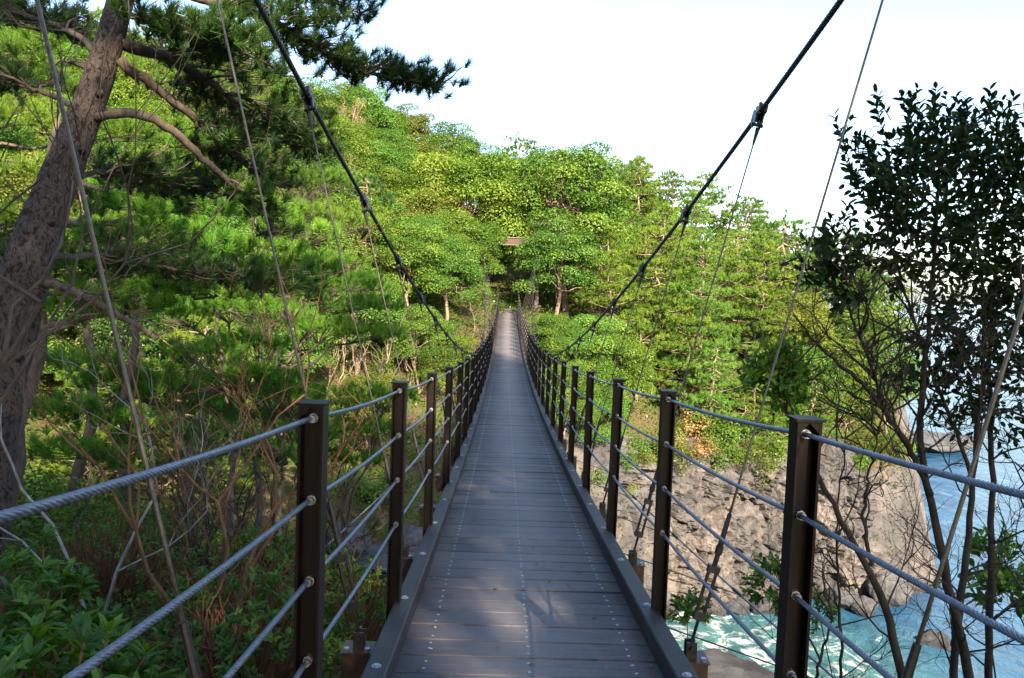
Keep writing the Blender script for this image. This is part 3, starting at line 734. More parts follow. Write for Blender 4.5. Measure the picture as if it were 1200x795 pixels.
# cross beams under the deck with end blocks
for i in NI:
    y = D1+i*S; z = float(dz(y)); b = MB()
    b.box((0, y-.055, z-.235), (1.72,.09,.12)); 
    for sg in (-1, 1):
        b.box((sg*.79, y-.055, z-.205), (.135,.12,.17)); b.box((sg*.79, y-.055, z-.118), (.15,.135,.007))
        for q in (-.048, .048): b.prism(np.stack([.014*np.cos(th8), .014*np.sin(th8), 0*th8], 1), (sg*(.79+q), y-.10, z-.1145), (sg*(.79+q), y-.10, z-.098), .5, 1)
    b.obj('cross_beam', [M['beam'], M['galv']], bridge)
# side stay ropes, with small dark grips
for sg in (-1, 1):
    b = MB(); y = np.arange(-1., 52, .35); wx = lambda y: .86+.0027*(np.asarray(y)-26.5)**2; wz = lambda y: dz(y)-.27-.0011*(np.asarray(y)-26.5)**2
    b.tube(np.stack([sg*wx(y), y, wz(y)], 1), .008, 6); r_ = b.obj('side_stay', M['rope'], bridge, True)
    for k in range(18):
        b = MB(); yy = 3.2+k*1.7; p = np.array([sg*wx(yy), yy, wz(yy)]); q = np.array([sg*wx(yy+.16), yy+.16, wz(yy+.16)]); b.tube([p, q], .016, 6)
        b.tube([p, [sg*.8, yy-.3, float(dz(yy))-.25]], .005, 5)
        b.obj('stay_grip', M['black'], r_)
# towers at both ends: two steel legs and a cross beam
def tower(y, zt, near):
    xw = float(cx(y)); zg = float(hgt(xw, y))-.6
    for sg in (-1, 1):
        b = MB(); b.box((sg*xw, y, (zt+zg)/2), (.26,.26,zt-zg-.02)); b.box((sg*xw, y, zt+.02), (.4,.4,.05)); b.tube([(sg*xw-.2,y,zt-.02+.02),(sg*xw+.2,y,zt)], .09, 10)
        b.box((sg*xw, y, zg+.75), (.6,.6,.5)); b.obj('tower_leg', M['beam'], bridge)
    b = MB(); b.box((0, y, zt-.36), (2*xw-.27,.2,.42)); k = b.obj('tower_beam', M['rail'], bridge)
    b = MB()
    for q in (-.60, -.12): b.box((0, y-.03, zt+q), (2*xw-.27,.3,.045))
    b.obj('beam_flange', M['palerail'], k)
tower(54., float(cz(54))-.11, False)

# far end railing behind the landing
fence = thing('wooden_railing', 'small brown wooden railing closing the path behind the far end of the bridge', 'railing', (0,0,0))
for i, x in enumerate((-.75,-.25,.25,.75)):
    b = MB(); zg = float(hgt(x, 56.)); b.box((x,56.,zg+.55),(.06,.06,1.25+.1*i)); b.obj('post', M['rail'], fence)
for z in (.62, 1.1):
    b = MB(); b.box((0,55.945,float(hgt(0,56.))+z),(1.7,.04,.055)); b.obj('rail', M['rail'], fence)
# ------------------------------------------------------------------ the big leaning pine on the near left bank
def pathpx(L): return np.array([at(*p) for p in L])
def smooth(P, n):
    P = np.asarray(P, float); t = np.concatenate([[0], np.cumsum(np.linalg.norm(np.diff(P, axis=0), axis=1))]); s = np.linspace(0, t[-1], n)
    Q = np.stack([np.interp(s, t, P[:,k]) for k in range(3)], 1)
    for _ in range(3): Q[1:-1] = (Q[:-2]+2*Q[1:-1]+Q[2:])/4
    return Q
def big_pine():
    g = np.random.default_rng(77)
    root = thing('pine_tree', 'big leaning pine with thick scaly trunk and long drooping limbs, nearest tree of all', 'tree', (0,0,0))
    tk = [(-48,800,6.1,100),(-30,640,6.2,92),(-15,500,6.3,84),(0,430,6.4,78),(26,330,6.5,70),(46,270,6.6,62),(73,200,6.7,52),(110,110,6.9,43),(131,40,7.1,38),(152,-40,7.3,33),(166,-140,7.5,26),(172,-260,7.8,14)]
    tp = smooth(pathpx([q[:3] for q in tk]), 60); c_ = np.concatenate([[0], np.cumsum(np.linalg.norm(np.diff(pathpx([q[:3] for q in tk]), axis=0), axis=1))])
    b = MB(); u = np.linspace(0,1,60); rad = I(u*c_[-1], c_, [q[3]*.385*q[2]/FPX for q in tk])
    b.tube(tp, rad, 26, rough=.022, seed=1)
    for px, py, Y in ((96,178,6.55),(116,112,6.75),(60,262,6.4),(22,420,6.1)):
        p = at(px, py, Y-.1); b.tube([p, p+np.array([.05,-.05,.02])], [.035,.018], 6)
    b.obj('trunk', M['bark_pine'], root, True)
    limbs = {  # measured run of each limb, radius at both ends
     'a': ([(140,72,7.0),(165,90,7.1),(187,103,7.2),(240,150,7.6),(300,203,8.1),(322,220,8.4)], .085, .03),
     'b': ([(112,138,6.8),(135,130,6.8),(160,130,6.9),(200,150,7.1),(233,180,7.3),(267,213,7.6),(307,243,7.9),(322,275,8.1)], .08, .035),
     'c': ([(138,50,7.1),(157,57,7.2),(187,65,7.4),(213,75,7.6),(267,110,8.1),(310,153,8.6),(345,175,9.)], .10, .025),
     'd': ([(150,-30,7.3),(200,-12,7.4),(247,0,7.6),(287,13,7.8),(333,30,8.),(385,66,8.3),(430,84,8.5),(470,97,8.7),(520,100,8.9)], .10, .012),
     'e': ([(45,330,6.5),(75,336,6.4),(100,348,6.3),(140,370,6.2),(182,396,6.1)], .07, .03),
     'f': ([(85,125,6.9),(60,112,7.),(30,100,7.2),(-10,92,7.5),(-60,95,7.8)], .045, .012),
     'g': ([(120,70,7.1),(90,40,7.4),(50,25,7.8),(0,15,8.2),(-60,0,8.6)], .06, .012),
     'h': ([(140,15,7.2),(180,30,7.0),(230,42,6.9),(290,58,6.9)], .05, .012),
     'i': ([(150,-40,7.3),(230,-40,7.8),(310,-20,8.4),(380,0,9.),(430,18,9.4)], .06, .012),
     'j': ([(60,215,6.7),(120,200,7.4),(190,215,8.4),(250,232,9.2)], .05, .015),
     'k': ([(40,300,6.6),(120,300,7.6),(210,318,8.6),(300,330,9.4),(352,338,9.9)], .06, .015),
     'm': ([(60,330,6.7),(-10,300,7.2),(-60,280,7.6)], .05, .015)}
    cr = MB(); tw = {}
    for k, (px, r0, r1) in limbs.items():
        P = smooth(pathpx(px), 26); P += g.normal(size=P.shape)*.008; b = MB(); b.tube(P, np.linspace(r0*.56, r1*.60, 26), 9, rough=.05, seed=3)
        spread = {'a':.6,'b':.4,'c':.95,'d':.6,'e':.3,'f':.5,'g':.8,'h':.7,'i':.9,'j':.8,'k':.85,'m':.6}[k]
        nsub = {'a':22,'b':12,'c':44,'d':64,'e':7,'f':26,'g':40,'h':40,'i':40,'j':34,'k':40,'m':22}[k]
        start = {'a':.38,'b':.66,'c':.18,'d':.26,'e':.3}.get(k, .25)
        for q in range(nsub):
            t = start+(1-start)*(q+g.random())/nsub; m = P[min(25, int(t*25))]; dirv = P[min(25,int(t*25)+1)]-P[max(0,int(t*25)-1)]; dirv = nrm(dirv)
            sd = nrm(np.cross(dirv, [0,0,1.]))*g.choice([-1,1]); L = max(.25, spread)*g.uniform(.35,1.)*(1.15-.5*t)
            e = m+(dirv*.6+sd*.8+np.array([0,0,g.uniform(-.12,.5)]))*L
            sp_ = wig(m, e, 6, .15, g, .03); b.tube(sp_, np.linspace(.014,.005,6), 4, cap=False)
            if k == 'e':
                en = []; twigs(b, e, dirv+g.normal(size=3)*.4, .3, .006, g, 2, en, (2,3), .5, .7, 0., .6, 4, .8); continue
            nt = int(3+7*L); s = g.uniform(.35,1.,nt)[:,None]; c = m+(e-m)*s+g.normal(size=(nt,3))*np.array([.09,.09,.045])*(1+L)
            for cc in c: b.tube([m+(e-m)*max(0, s.min()-.2), cc], .004, 3, cap=False)
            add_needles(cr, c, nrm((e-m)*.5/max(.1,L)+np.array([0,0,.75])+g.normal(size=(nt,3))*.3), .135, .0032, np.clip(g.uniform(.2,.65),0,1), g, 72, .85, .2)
        b.obj('limb', M['bark_limb'], root, True)
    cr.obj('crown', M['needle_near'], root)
big_pine()

# ------------------------------------------------------------------ near left bank: pines with spreading boughs, shrubs, dead twigs, laurel
def bough_pine(seed, base, H, label, pads, tint):
    """small spreading pine standing on the slope, flat needle pads at measured places"""
    g = np.random.default_rng(seed); root = thing('pine_tree', label, 'tree', (0,0,0), 'spreading pines on the near left slope')
    bz = float(hgt(base[0], base[1])); P = wig((base[0],base[1],bz-.4), (base[0]+g.normal()*.5, base[1]+.6, bz+H), 14, .05, g)
    b = MB(); b.tube(P, np.linspace(.15,.03,14), 8, rough=.05, seed=seed); b.obj('trunk', M['bark_limb'], root, True)
    cr = MB(); br = MB()
    for c, rx, rz_ in pads:
        c = np.array(c); j = int(np.argmin(np.abs(P[:,2]-(c[2]-.2)))); e = wig(P[j], c, 8, .12, g, .08); br.tube(e, np.linspace(.05,.012,8), 5, cap=False)
        n = int(52*rx*rx+16); th = g.uniform(0,6.28,n); rr = rx*np.sqrt(g.random(n)); p = c+np.stack([rr*np.cos(th), rr*np.sin(th)*.8, g.normal(size=n)*rz_*.5-.12*rr], 1)
        for q in p[::2]: br.tube([e[5], q-[0,0,.06]], .006, 3, cap=False)
        add_needles(cr, p, nrm(np.array([0,0,.8])+np.stack([np.cos(th),np.sin(th),0*th],1)*.45+g.normal(size=(n,3))*.25), .20, .0058, g.uniform(.35,.7), g, 58, .85, .25)
    br.obj('branches', M['bark_limb'], root, True); o = cr.obj('crown', M['needle'], root); o.color = (*tint, 1)
NP = [
 ((-6.4,13.5), 6.4, 'spreading pine with layered pads right of the big trunk', [(165,290,13),(215,262,13.2),(262,300,13),(310,285,13.4),(352,305,13.6),(190,330,12.6),(255,335,12.8),(330,325,13.2)], (1.05,1.4,.9)),
 ((-8.2,15.5), 7.5, 'taller spreading pine behind the long drooping limbs', [(150,210,15),(205,190,15.4),(255,222,15.2),(305,240,15.6),(350,262,16),(240,160,16),(180,245,14.8),(290,195,15.8)], (1.1,1.4,.9)),
 ((-4.6,15.5), 3.4, 'low pine with a long flat bough left of the nearest left post', [(275,430,14.5),(315,440,14.8),(240,405,14.2),(345,455,15),(290,395,15),(215,440,13.8)], (.95,1.35,.9)),
 ((-10.5,14), 8.5, 'dense pine close behind the big leaning trunk', [(20,60,14),(60,45,14.4),(15,130,13.8),(30,190,13.6),(150,150,14.6),(10,250,13),(110,260,13.5),(60,90,14.5),(160,80,15)], (1.1,1.15,.85)),
 ((-7.4,21), 9., 'pale green pine behind the dark limbs and left hangers', [(330,165,21),(370,205,21.5),(300,120,21.4),(400,250,21.8),(345,240,21),(385,300,21.6),(280,90,22),(420,330,21.4),(350,370,20.6)], (1.0,1.1,.85)),
]
NP += [((-6.9,15.6), 4., 'low wide young pine filling the slope behind the bare twigs', [(90,415,14),(140,437,14.5),(190,452,14.2),(235,470,14.5),(120,480,13),(300,480,15.5),(180,500,13.5),(70,470,12.5),(260,508,14.2),(330,525,16),(60,520,12),(220,540,13.5),(140,530,12.8)], (.85,1.3,.9)),
 ((-3.6,19.), 3.6, 'young pine low in the ravine just beyond the nearest left post', [(395,470,18),(425,495,18.5),(375,505,17.5),(405,530,18),(440,455,19),(350,480,17.5)], (.95,1.35,.9)),
 ((-5.6,17.5), 5.5, 'mid green pine with stepped pads just left of the low cable end', [(360,300,17),(400,322,17.3),(425,352,17.5),(300,352,16.5),(250,347,16.4),(200,357,16.2),(385,377,17.6),(335,330,16.8),(440,385,17.8)], (1.0,1.35,.9)),
 ((-7.2,11), 6., 'bushy pine right beside the middle of the big leaning trunk', [(130,332,11),(170,300,11.2),(110,270,11),(210,318,11.4),(150,235,11.3),(230,282,11.6),(190,262,11.4),(92,300,10.8),(250,238,12),(205,205,11.6),(100,350,11),(165,350,11.3)], (.9,1.3,.85))]
for i, (bs, H, lab, pads, tn) in enumerate(NP):
    bough_pine(300+i, bs, H, lab, [(at(*p), .75*p[2]/14, .16) for p in pads], tn)

# dead and bare shrubs
def twig_shrub(seed, base, label, mat, H=1.3, r=.022, n=4, depth=4, ang=.6, up=.2, cat='shrub', lean=(0,0), name='dead_shrub', grp='bare and dead shrubs on the near left slope', leafs=0):
    g = np.random.default_rng(seed); x, y = base; z = float(hgt(x, y))
    root = thing(name, label, cat, (x, y, z), grp); ends = []
    for _ in range(n):
        b = MB(); twigs(b, (g.normal()*.07, g.normal()*.07, -.15), nrm([lean[0]+g.normal()*.35, lean[1]+g.normal()*.35, 1]), H*.42*g.uniform(.8,1.2), r*g.uniform(.7,1.1), g, depth, ends, (2,3), .5, .72, up, ang, 6, .8)
        b.obj('stem', M[mat], root, True)
    if leafs:
        E = np.array([e[0] for e in ends]); k = leafs; m = len(E)*k; f = MB(); nn = nrm(g.normal(size=(m,3))*.5+[0,0,.8]); p = np.repeat(E,k,0)+g.normal(size=(m,3))*.07
        add_leaves(f, p, np.cross(nn, g.normal(size=(m,3))), nn, .075, .034, g.random(m), .15); f.obj('leaves', M['leaf_laurel'], root)
    return root
def gp(px, py, lo=2., hi=60.):
    """where the ray through a photo pixel meets the ground"""
    Y = np.linspace(lo, hi, 900); P = np.array([at(px, py, q) for q in Y]); k = np.argmax(P[:,2] < hgt(P[:,0], P[:,1])); return P[k]
TS = [(-3.1,5.7,'pale grey dead shrub with forked white branches before the pine trunk','twig_grey',3.4,.016,2,4,.42),
      (-2.5,6.4,'reddish thin bare shrub right of the white forked one, under the drooping limb','twig_brown',2.4,.014,2,4,.42),
      (-3.4,4.6,'thick barked bare shrub at the left edge in front of the pine base','bark_limb',3.2,.026,2,4,.42),
      (-1.9,5.0,'reddish brown stemmed shrub left of the nearest left hanger','twig_brown',2.4,.022,3,4,.45),
      (-2.0,7.6,'dark bare shrub with upright fan of twigs under the low pine bough','bark_dark',2.1,.024,5,4,.5),
      (-2.9,8.6,'dark bare shrub farther back under the dead limb','bark_dark',2.3,.026,5,4,.5),
      (-1.55,3.9,'short bare orange brown twigs beside the nearest left hanger foot','twig_brown',.8,.014,4,3,.6),
      (-3.9,8.2,'grey brown bare shrub right beside the big pine trunk','bark_limb',2.2,.026,4,4,.5),
      (-1.6,8.8,'dark twiggy shrub behind the nearest left post','bark_dark',1.3,.018,5,4,.6),
      (-4.6,10.5,'tall dark bare shrub seen between the left hangers','bark_dark',2.6,.026,5,4,.5)]
for i, (x, y, lab, mt, H, r, n, dp, an) in enumerate(TS): twig_shrub(500+i, (x, y), lab, mt, H, r, n, dp, an)

def laurel(seed, base, H, W, label, n=120, leaf=.085, mat='leaf_laurel', grp='glossy leaved bushes on the near left bank'):
    g = np.random.default_rng(seed); x, y = base; z = float(hgt(x, y)); root = thing('laurel_bush', label, 'bush', (x, y, z), grp)
    st = MB(); lf = MB(); C = []
    for i in range(n):
        v = g.normal(size=3); v = v/np.linalg.norm(v); v[2] = abs(v[2]); rr = g.uniform(.55,1.)**.5
        c = np.array([v[0]*W*rr, v[1]*W*rr, v[2]*H*rr+.1]); C.append(c)
        st.tube(wig((c[0]*.25, c[1]*.25, -.1), c, 6, .12, g), np.linspace(.010,.004,6), 4, cap=False)
        k = int(g.integers(9,15)); a = np.arange(k)*2.4+g.random()*6; el = g.uniform(.1,1.1,k)
        dv = nrm(c*np.array([1,1,.6])+[0,0,.7]); b1, b2 = frame(dv[None], np.array([[.3,.5,.8]])); 
        ax = nrm(np.cos(el)[:,None]*(np.cos(a)[:,None]*b1+np.sin(a)[:,None]*b2)+np.sin(el)[:,None]*dv)
        nn = nrm(dv-ax*(ax@dv)[:,None]+g.normal(size=(k,3))*.15)
        off = dv*g.uniform(-.07,.01,(k,1))
        add_leaves(lf, c+off, ax, nn, leaf*g.uniform(.7,1.2,k), leaf*.36, np.clip(g.uniform(.2,.7)+g.normal(size=k)*.12,0,1), .18)
    st.obj('stems', M['twig_brown'], root, True); lf.obj('leaves', M[mat], root)
laurel(601, (-1.65,2.55), .62, .55, 'glossy laurel bush with big oval leaves in the bottom left corner', 190, .085)
laurel(602, (-2.35,3.3), .75, .6, 'glossy laurel bush at the left edge below the pine base', 170, .085)
laurel(603, (-1.45,4.1), .55, .6, 'low laurel bush behind the rusty foot of the nearest left hanger', 170, .06)
laurel(604, (-2.1,5.9), .7, .8, 'small leaved bush under the reddish brown stems', 220, .05)
laurel(605, (-1.5,6.6), .8, .7, 'bushy dark green shrub left of the nearest left post', 240, .05)
laurel(606, (-3.6,6.9), .8, .8, 'dark bush at the foot of the big pine', 220, .05)
laurel(607, (-2.8,9.6), .9, 1.0, 'dark green bush under the bare twigs right of the pine', 260, .05)

for i, (x, y, H, W, lab) in enumerate(((-2.2,8.2,1.0,.8,'dark green bush at the feet of the dark bare shrubs'),(-3.3,10.8,1.2,1.0,'rounded dark green bush below the low pine bough'),(-4.5,9.6,1.2,.9,'tall leafy bush just right of the big pine foot'),
        (-1.7,10.4,1.0,.8,'leafy bush just left of the second left post'),(-5.6,12,1.3,1.1,'wide leafy bush farther right behind the big pine'),(-2.5,12.6,1.2,1.0,'leafy bush behind the dark twiggy shrub near the left posts'),
        (-4.0,13.2,1.3,1.1,'leafy bush under the trunk of the low pine'),(-7.,14.4,1.3,1.2,'broad leafy bush under the layered pine'))):
    laurel(620+i, (x, y), H, W, lab, 230, .075)
# ground leaves on the near left slope (nobody could count them)
def cover(name, x0, x1, y0, y1, n, leaf, mat, seed, thr=-.15):
    g = np.random.default_rng(seed); x = g.uniform(x0, x1, n); y = g.uniform(y0, y1, n)
    k = vnoise(np.stack([x, y, 0*x+seed], -1), .6)+.3*g.normal(size=n) > thr; x, y = x[k], y[k]; n = len(x)
    z = hgt(x, y); ok = (z > -16) & ~((np.abs(x) < 1.0) & (y < 3)); x, y, z = x[ok], y[ok], z[ok]; n = len(x)
    b = MB(); nn = nrm(g.normal(size=(n,3))*.5+[0,0,.8])
    add_leaves(b, np.stack([x, y, z+g.random(n)**2*leaf*2.6], 1), np.cross(nn, g.normal(size=(n,3))), nn, leaf*g.uniform(.6,1.3,n), leaf*.5, np.clip(.5+.5*vnoise(np.stack([x,y,0*x],-1),.9)+g.normal(size=n)*.2,0,1))
    return kind(b.obj(name, mat), 'stuff')
cover('ground_cover', -9, -.9, 1.5, 14, 42000, .06, M['leaf_cover'], 71)
cover('undergrowth', -26, 26, 14, 62, 190000, .19, M['leaf_cover'], 72, -.35)
def litter():
    g = np.random.default_rng(91); n = 900; y = 1.6+18*g.random(n)**1.5; x = np.where(g.random(n) < .55, g.choice([-1,1], n)*(.53-np.abs(g.normal(size=n))*.05), g.uniform(-.5,.5,n))
    z = dz(y)+.004+g.random(n)*.004; a = g.uniform(0,6.28,n); b = MB(); k = g.random(n) < .75
    for m, L, W in ((k, .075, .0022), (~k, .035, .016)):
        q = int(m.sum()); add_leaves(b, np.stack([x[m], y[m], z[m]], 1), np.stack([np.cos(a[m]), np.sin(a[m]), g.normal(size=q)*.06], 1), np.tile([0,0,1.], (q,1))+g.normal(size=(q,3))*.12, L*g.uniform(.6,1.2,q), W, g.random(q))
    kind(b.obj('fallen_needles', M['leaf_tan']), 'stuff')
litter()
# shrubs in the ravine and on the cliff edge
def shrubs():
    g = np.random.default_rng(15); q = []
    def put(x, y, s, zo=0., kd=None):
        z = float(hgt(x, y))+zo; px, py, d = project((x, y, z+.5))
        if px < -30 or px > 1230: return
        q.append((x, y, z, s, px, py))
    for _ in range(75):
        x = g.uniform(-13, 1.5); y = g.uniform(21, 50)
        if abs(x) < 1.6 and y > 46: continue
        if float(hgt(x, y)) < -13.6: continue
        put(x, y, g.uniform(.55,1.25))
    for _ in range(52): put(g.uniform(-12,-2.2), g.uniform(9.5,23), g.uniform(.7,1.35))
    for k in range(60):
        x = 3.5+22*(k+g.random())/60; f = g.random(); put(x, float(I(x, [0,6,12,24,40], [36,43.6,47.2,48.9,50]))+2.6*f, g.uniform(.7,1.5), .3 if f > .25 else .9)
    cells = {}
    for r in q:
        px, py = r[4:]
        lat = ('left of nearest left post' if px < 345 else 'between near left posts' if px < 462 else 'behind the crowded left posts' if px < 575 else 'beneath the deck' if px < 640
               else 'behind the crowded right posts' if px < 715 else 'beside the third right post' if px < 775 else 'between near right posts' if px < 930 else 'behind the bare stems')
        lev = 'on the cliff edge' if r[0] > 3.4 else 'high up the ravine' if py < 470 else 'midway down' if py < 570 else 'deep in the ravine'
        cells.setdefault((lat, lev), []).append(r)
    for (lat, lev), c in cells.items():
        c.sort(key=lambda r: r[4]); n = len(c); mid = {}
        for i, (x, y, z, s, px, py) in enumerate(c):
            v = int(g.integers(4)) if g.random() < .35 and y > 24 else int(g.integers(3)); tn = ['bright green','yellow-green','fresh green','olive'][int(g.integers(4))]
            lab = ('dry tan' if v == 3 else tn)+' shrub '+lev+' '+lat
            if n > 1: lab += ', '+(ORD[i] if i < 6 and i < n-1 else 'rightmost' if i == n-1 else 'among the right ones')
            plant('shrub', v, (x, y, z-.05), s, g.uniform(0,6), TINTS[tn], lab, 'shrub', 'shrubs in the ravine and on the cliff edge')
shrubs()

# bare stemmed saplings under the far canopy left of the bridge
def understems():
    g = np.random.default_rng(19)
    for i in range(10):
        px = 385+i*18+g.uniform(-4,4); p = gp(px, 455+g.uniform(-25,25), 20, 52)
        where = 'behind near left posts' if i < 5 else 'behind crowded left posts'
        twig_shrub(540+i, (p[0], p[1]), ['tan','dark brown','greyish tan'][i%3]+' bare sapling under far canopy '+where+', '+(ORD[:4]+['rightmost'])[i%5],
                   ['bark','bark_limb','bark'][i%3], 3.6, .06, 2, 3, .5, .35, 'sapling', (0,0), 'bare_sapling', 'bare saplings under the far canopy')
understems()

# ------------------------------------------------------------------ near right: dark evergreen with several stems
def leafball(mb, g, C, rad, n, leaf, tintc=.5):
    C = np.asarray(C, float); v = g.normal(size=(n,3)); v = nrm(v)*g.uniform(.15,1.,(n,1))**.6
    p = C+v*np.array(rad); nn = nrm(g.normal(size=(n,3))*.7+[0,0,.6]); ax = nrm(v+g.normal(size=(n,3))*.8+[0,0,.4])
    nn = nrm(nn-ax*(nn*ax).sum(1)[:,None]); add_leaves(mb, p, ax, nn, leaf*g.uniform(.7,1.2,n), leaf*.46, np.clip(tintc+g.normal(size=n)*.2,0,1), .14)
def sprig(lf, g, p, d, L, leaf, k=9):
    d = nrm(d); pts = np.array([p+d*L*t+np.array([0,0,.12*L*t*t]) for t in np.linspace(0,1,5)]); lf.tube(pts, np.linspace(.005,.002,5), 3, cap=False, mat=1)
    t = np.linspace(.25,1.,k); q = p+d*(L*t)[:,None]+np.array([0,0,1.])*(.12*L*t*t)[:,None]
    b1, b2 = frame(d[None], np.array([[.2,.6,.5]])); a = np.arange(k)*2.4+g.random()*6
    ax = nrm(d*.75+np.cos(a)[:,None]*b1*.8+np.sin(a)[:,None]*b2*.8); nn = nrm(d-ax*(ax@d)[:,None]+g.normal(size=(k,3))*.2)
    add_leaves(lf, q, ax, nn, leaf*g.uniform(.75,1.15,k), leaf*.46, g.random(k), .14)
def dark_tree():
    g = np.random.default_rng(88); YB = 5.6
    root = thing('evergreen_tree', 'dark glossy evergreen with several thin stems and dense leafy head against the sky', 'tree', (0,0,0))
    stems = [([(1150,900,5.6),(1137,795,5.6),(1123,730,5.6),(1110,697,5.6),(1102,630,5.6),(1090,580,5.6),(1073,518,5.6),(1083,432,5.7),(1093,332,5.8),(1097,265,5.8),(1100,190,5.8)], .052, .012),
             ([(1090,580,5.6),(1067,525,5.5),(1040,485,5.4),(1007,445,5.3),(967,415,5.2),(943,388,5.1),(930,368,5.1)], .032, .008),
             ([(1112,900,5.9),(1120,743,5.9),(1130,663,5.9),(1137,613,6.),(1140,563,6.),(1148,480,6.),(1155,400,6.1),(1150,320,6.1),(1140,240,6.1)], .045, .012),
             ([(1165,900,6.2),(1158,795,6.2),(1160,700,6.2),(1163,630,6.2),(1163,530,6.2),(1160,480,6.3),(1162,365,6.3),(1175,280,6.3),(1185,190,6.3)], .045, .012),
             ([(1140,563,6.),(1110,480,5.9),(1085,420,5.8),(1060,340,5.7),(1040,270,5.6),(1020,215,5.5)], .022, .007),
             ([(1225,820,5.),(1215,600,5.1),(1205,420,5.2),(1195,300,5.3)], .035, .012),
             ([(1040,485,5.4),(1010,400,5.3),(990,350,5.3),(985,300,5.2)], .016, .006)]
    for px, r0, r1 in stems:
        P = smooth(pathpx(px), 30); P += g.normal(size=P.shape)*.006; b = MB(); b.tube(P, np.linspace(r0*.78, r1*.78, 30), 7, rough=.05, seed=5)
        ends = []
        for q in range(13):
            k = int(g.integers(5, 20)); sd = nrm([g.normal()*1., g.normal()*.7, .7+g.random()*.5]); twigs(b, P[k], sd, g.uniform(.22,.5), .0085, g, 3, ends, (2,3), .5, .74, .12, .55, 4, .8)
        b.obj('stem', M['bark_dark'], root, True)
    lf = MB()
    blobs = [(1030,215,5.5,.20,260),(1060,190,5.6,.24,330),(1095,175,5.7,.27,420),(1135,185,5.9,.28,430),(1175,190,6.1,.26,360),(1045,255,5.6,.22,260),(1085,240,5.8,.30,480),(1130,245,6.,.32,540),(1175,250,6.2,.3,440),
             (1055,300,5.7,.16,130),(1105,300,5.9,.26,330),(1150,310,6.1,.28,400),(1190,310,6.2,.26,330),(1130,365,6.,.20,190),(1175,370,6.2,.26,330),(1110,410,5.9,.16,130),(1150,430,6.1,.24,300),(1190,430,6.2,.26,330),
             (1120,460,6.,.14,110),(1165,480,6.2,.2,200),(985,300,5.2,.12,80),(975,330,5.2,.09,60),(995,345,5.2,.08,40),(1100,375,5.8,.10,60),(1205,165,6.1,.28,260),(1210,220,6.,.35,400),(1215,350,6.,.35,400),(1080,450,5.7,.08,40)]
    for x, y, Y, r, n in blobs: leafball(lf, g, at(x, y, Y), (r*1.1, r, r*.85), int(n*.44), .084, .5)
    C0 = at(1110,260,5.9)
    for x, y, Y, r, n in blobs:
        for _ in range(int(5+r*34)):
            v = nrm(g.normal(size=3)); p = at(x, y, Y)+v*r*.8; sprig(lf, g, p, nrm(nrm(p-C0)*.6+v*.4+[0,0,.45]), g.uniform(.12,.30), .078)
    for x, y in ((1000,190),(985,172),(1035,150),(1065,142),(1100,140),(1150,140),(1125,152),(1012,205),(1180,160),(975,295),(990,280)):
        for _ in range(2): sprig(lf, g, at(x, y, 5.6)+g.normal(size=3)*.03, nrm([g.normal()*.4, g.normal()*.4, 1]), .2, .075, 11)
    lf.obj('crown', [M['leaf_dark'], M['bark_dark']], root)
dark_tree()
def small_sapling():
    g = np.random.default_rng(89)
    root = thing('sapling', 'thin left leaning sapling with one dark leaf cluster behind the nearest right post', 'sapling', (0,0,0))
    for px, r0, r1 in [([(1075,880,5.0),(1057,795,5.0),(1040,717,5.),(1021,663,5.),(1000,640,5.),(987,610,5.),(960,563,5.),(950,525,5.),(928,495,5.),(912,465,5.),(905,430,5.)], .034, .008),
                       ([(1021,663,5.),(1010,600,5.),(1018,560,5.),(1030,500,5.05)], .014, .004), ([(985,880,5.3),(985,700,5.3),(978,640,5.3),(985,560,5.3),(992,500,5.3)], .013, .004),
                       ([(950,900,5.1),(955,790,5.1),(975,730,5.1),(972,690,5.1)], .016, .005)]:
        P = smooth(pathpx(px), 26); P += g.normal(size=P.shape)*.006; b = MB(); b.tube(P, np.linspace(r0, r1, 26), 6, rough=.05, seed=5); ends = []
        for q in range(9):
            k = int(g.integers(6, 25)); twigs(b, P[k], nrm([g.normal()*.9, g.normal()*.6, .6+g.random()*.6]), g.uniform(.2,.42), .0075, g, 3, ends, (2,3), .5, .74, .12, .55, 4, .8)
        b.obj('stem', M['bark_dark'], root, True)
    lf = MB()
    for x, y, r, n in ((905,435,.13,150),(930,445,.13,150),(890,445,.08,60),(925,470,.09,80),(912,420,.09,60)):
        leafball(lf, g, at(x, y, 5.), (r, r, r*.9), n, .065, .55)
        for _ in range(7): v = nrm(g.normal(size=3)); sprig(lf, g, at(x, y, 5.)+v*r*.7, nrm(v+[0,0,.7]), g.uniform(.08,.17), .065, 7)
    lf.obj('crown', [M['leaf_laurel'], M['bark_dark']], root)
small_sapling()
# leafy sprigs on the near right bank below the rail
def sprout(seed, px, py, Y, r, label, n=26):
    g = np.random.default_rng(seed); c = at(px, py, Y); root = thing('leafy_seedling', label, 'plant', (0,0,0), 'leafy seedlings on the right bank'); st = MB(); lf = MB()
    zg = float(hgt(c[0], c[1])); foot = np.array([c[0]+.2, c[1]-.2, min(zg-.1, c[2]-.4)]); st.tube(wig(foot, c, 8, .07, g), np.linspace(.018,.006,8), 5, cap=False)
    for _ in range(n):
        v = nrm(g.normal(size=3)); sprig(lf, g, c+v*r*.4, nrm(v+[0,0,.8]), r*g.uniform(.5,1.), r*.42, 9)
    st.obj('stem', M['bark_dark'], root, True); lf.obj('leaves', [M['leaf_laurel'], M['bark_dark']], root)
sprout(701, 902, 690, 8.5, .26, 'bright leafy seedling just left of the nearest right post')
sprout(702, 805, 718, 9.5, .22, 'leafy seedling behind the nearest right turnbuckle')
sprout(703, 1185, 700, 7., .30, 'leafy seedling at the right edge behind the dark stems', 30)
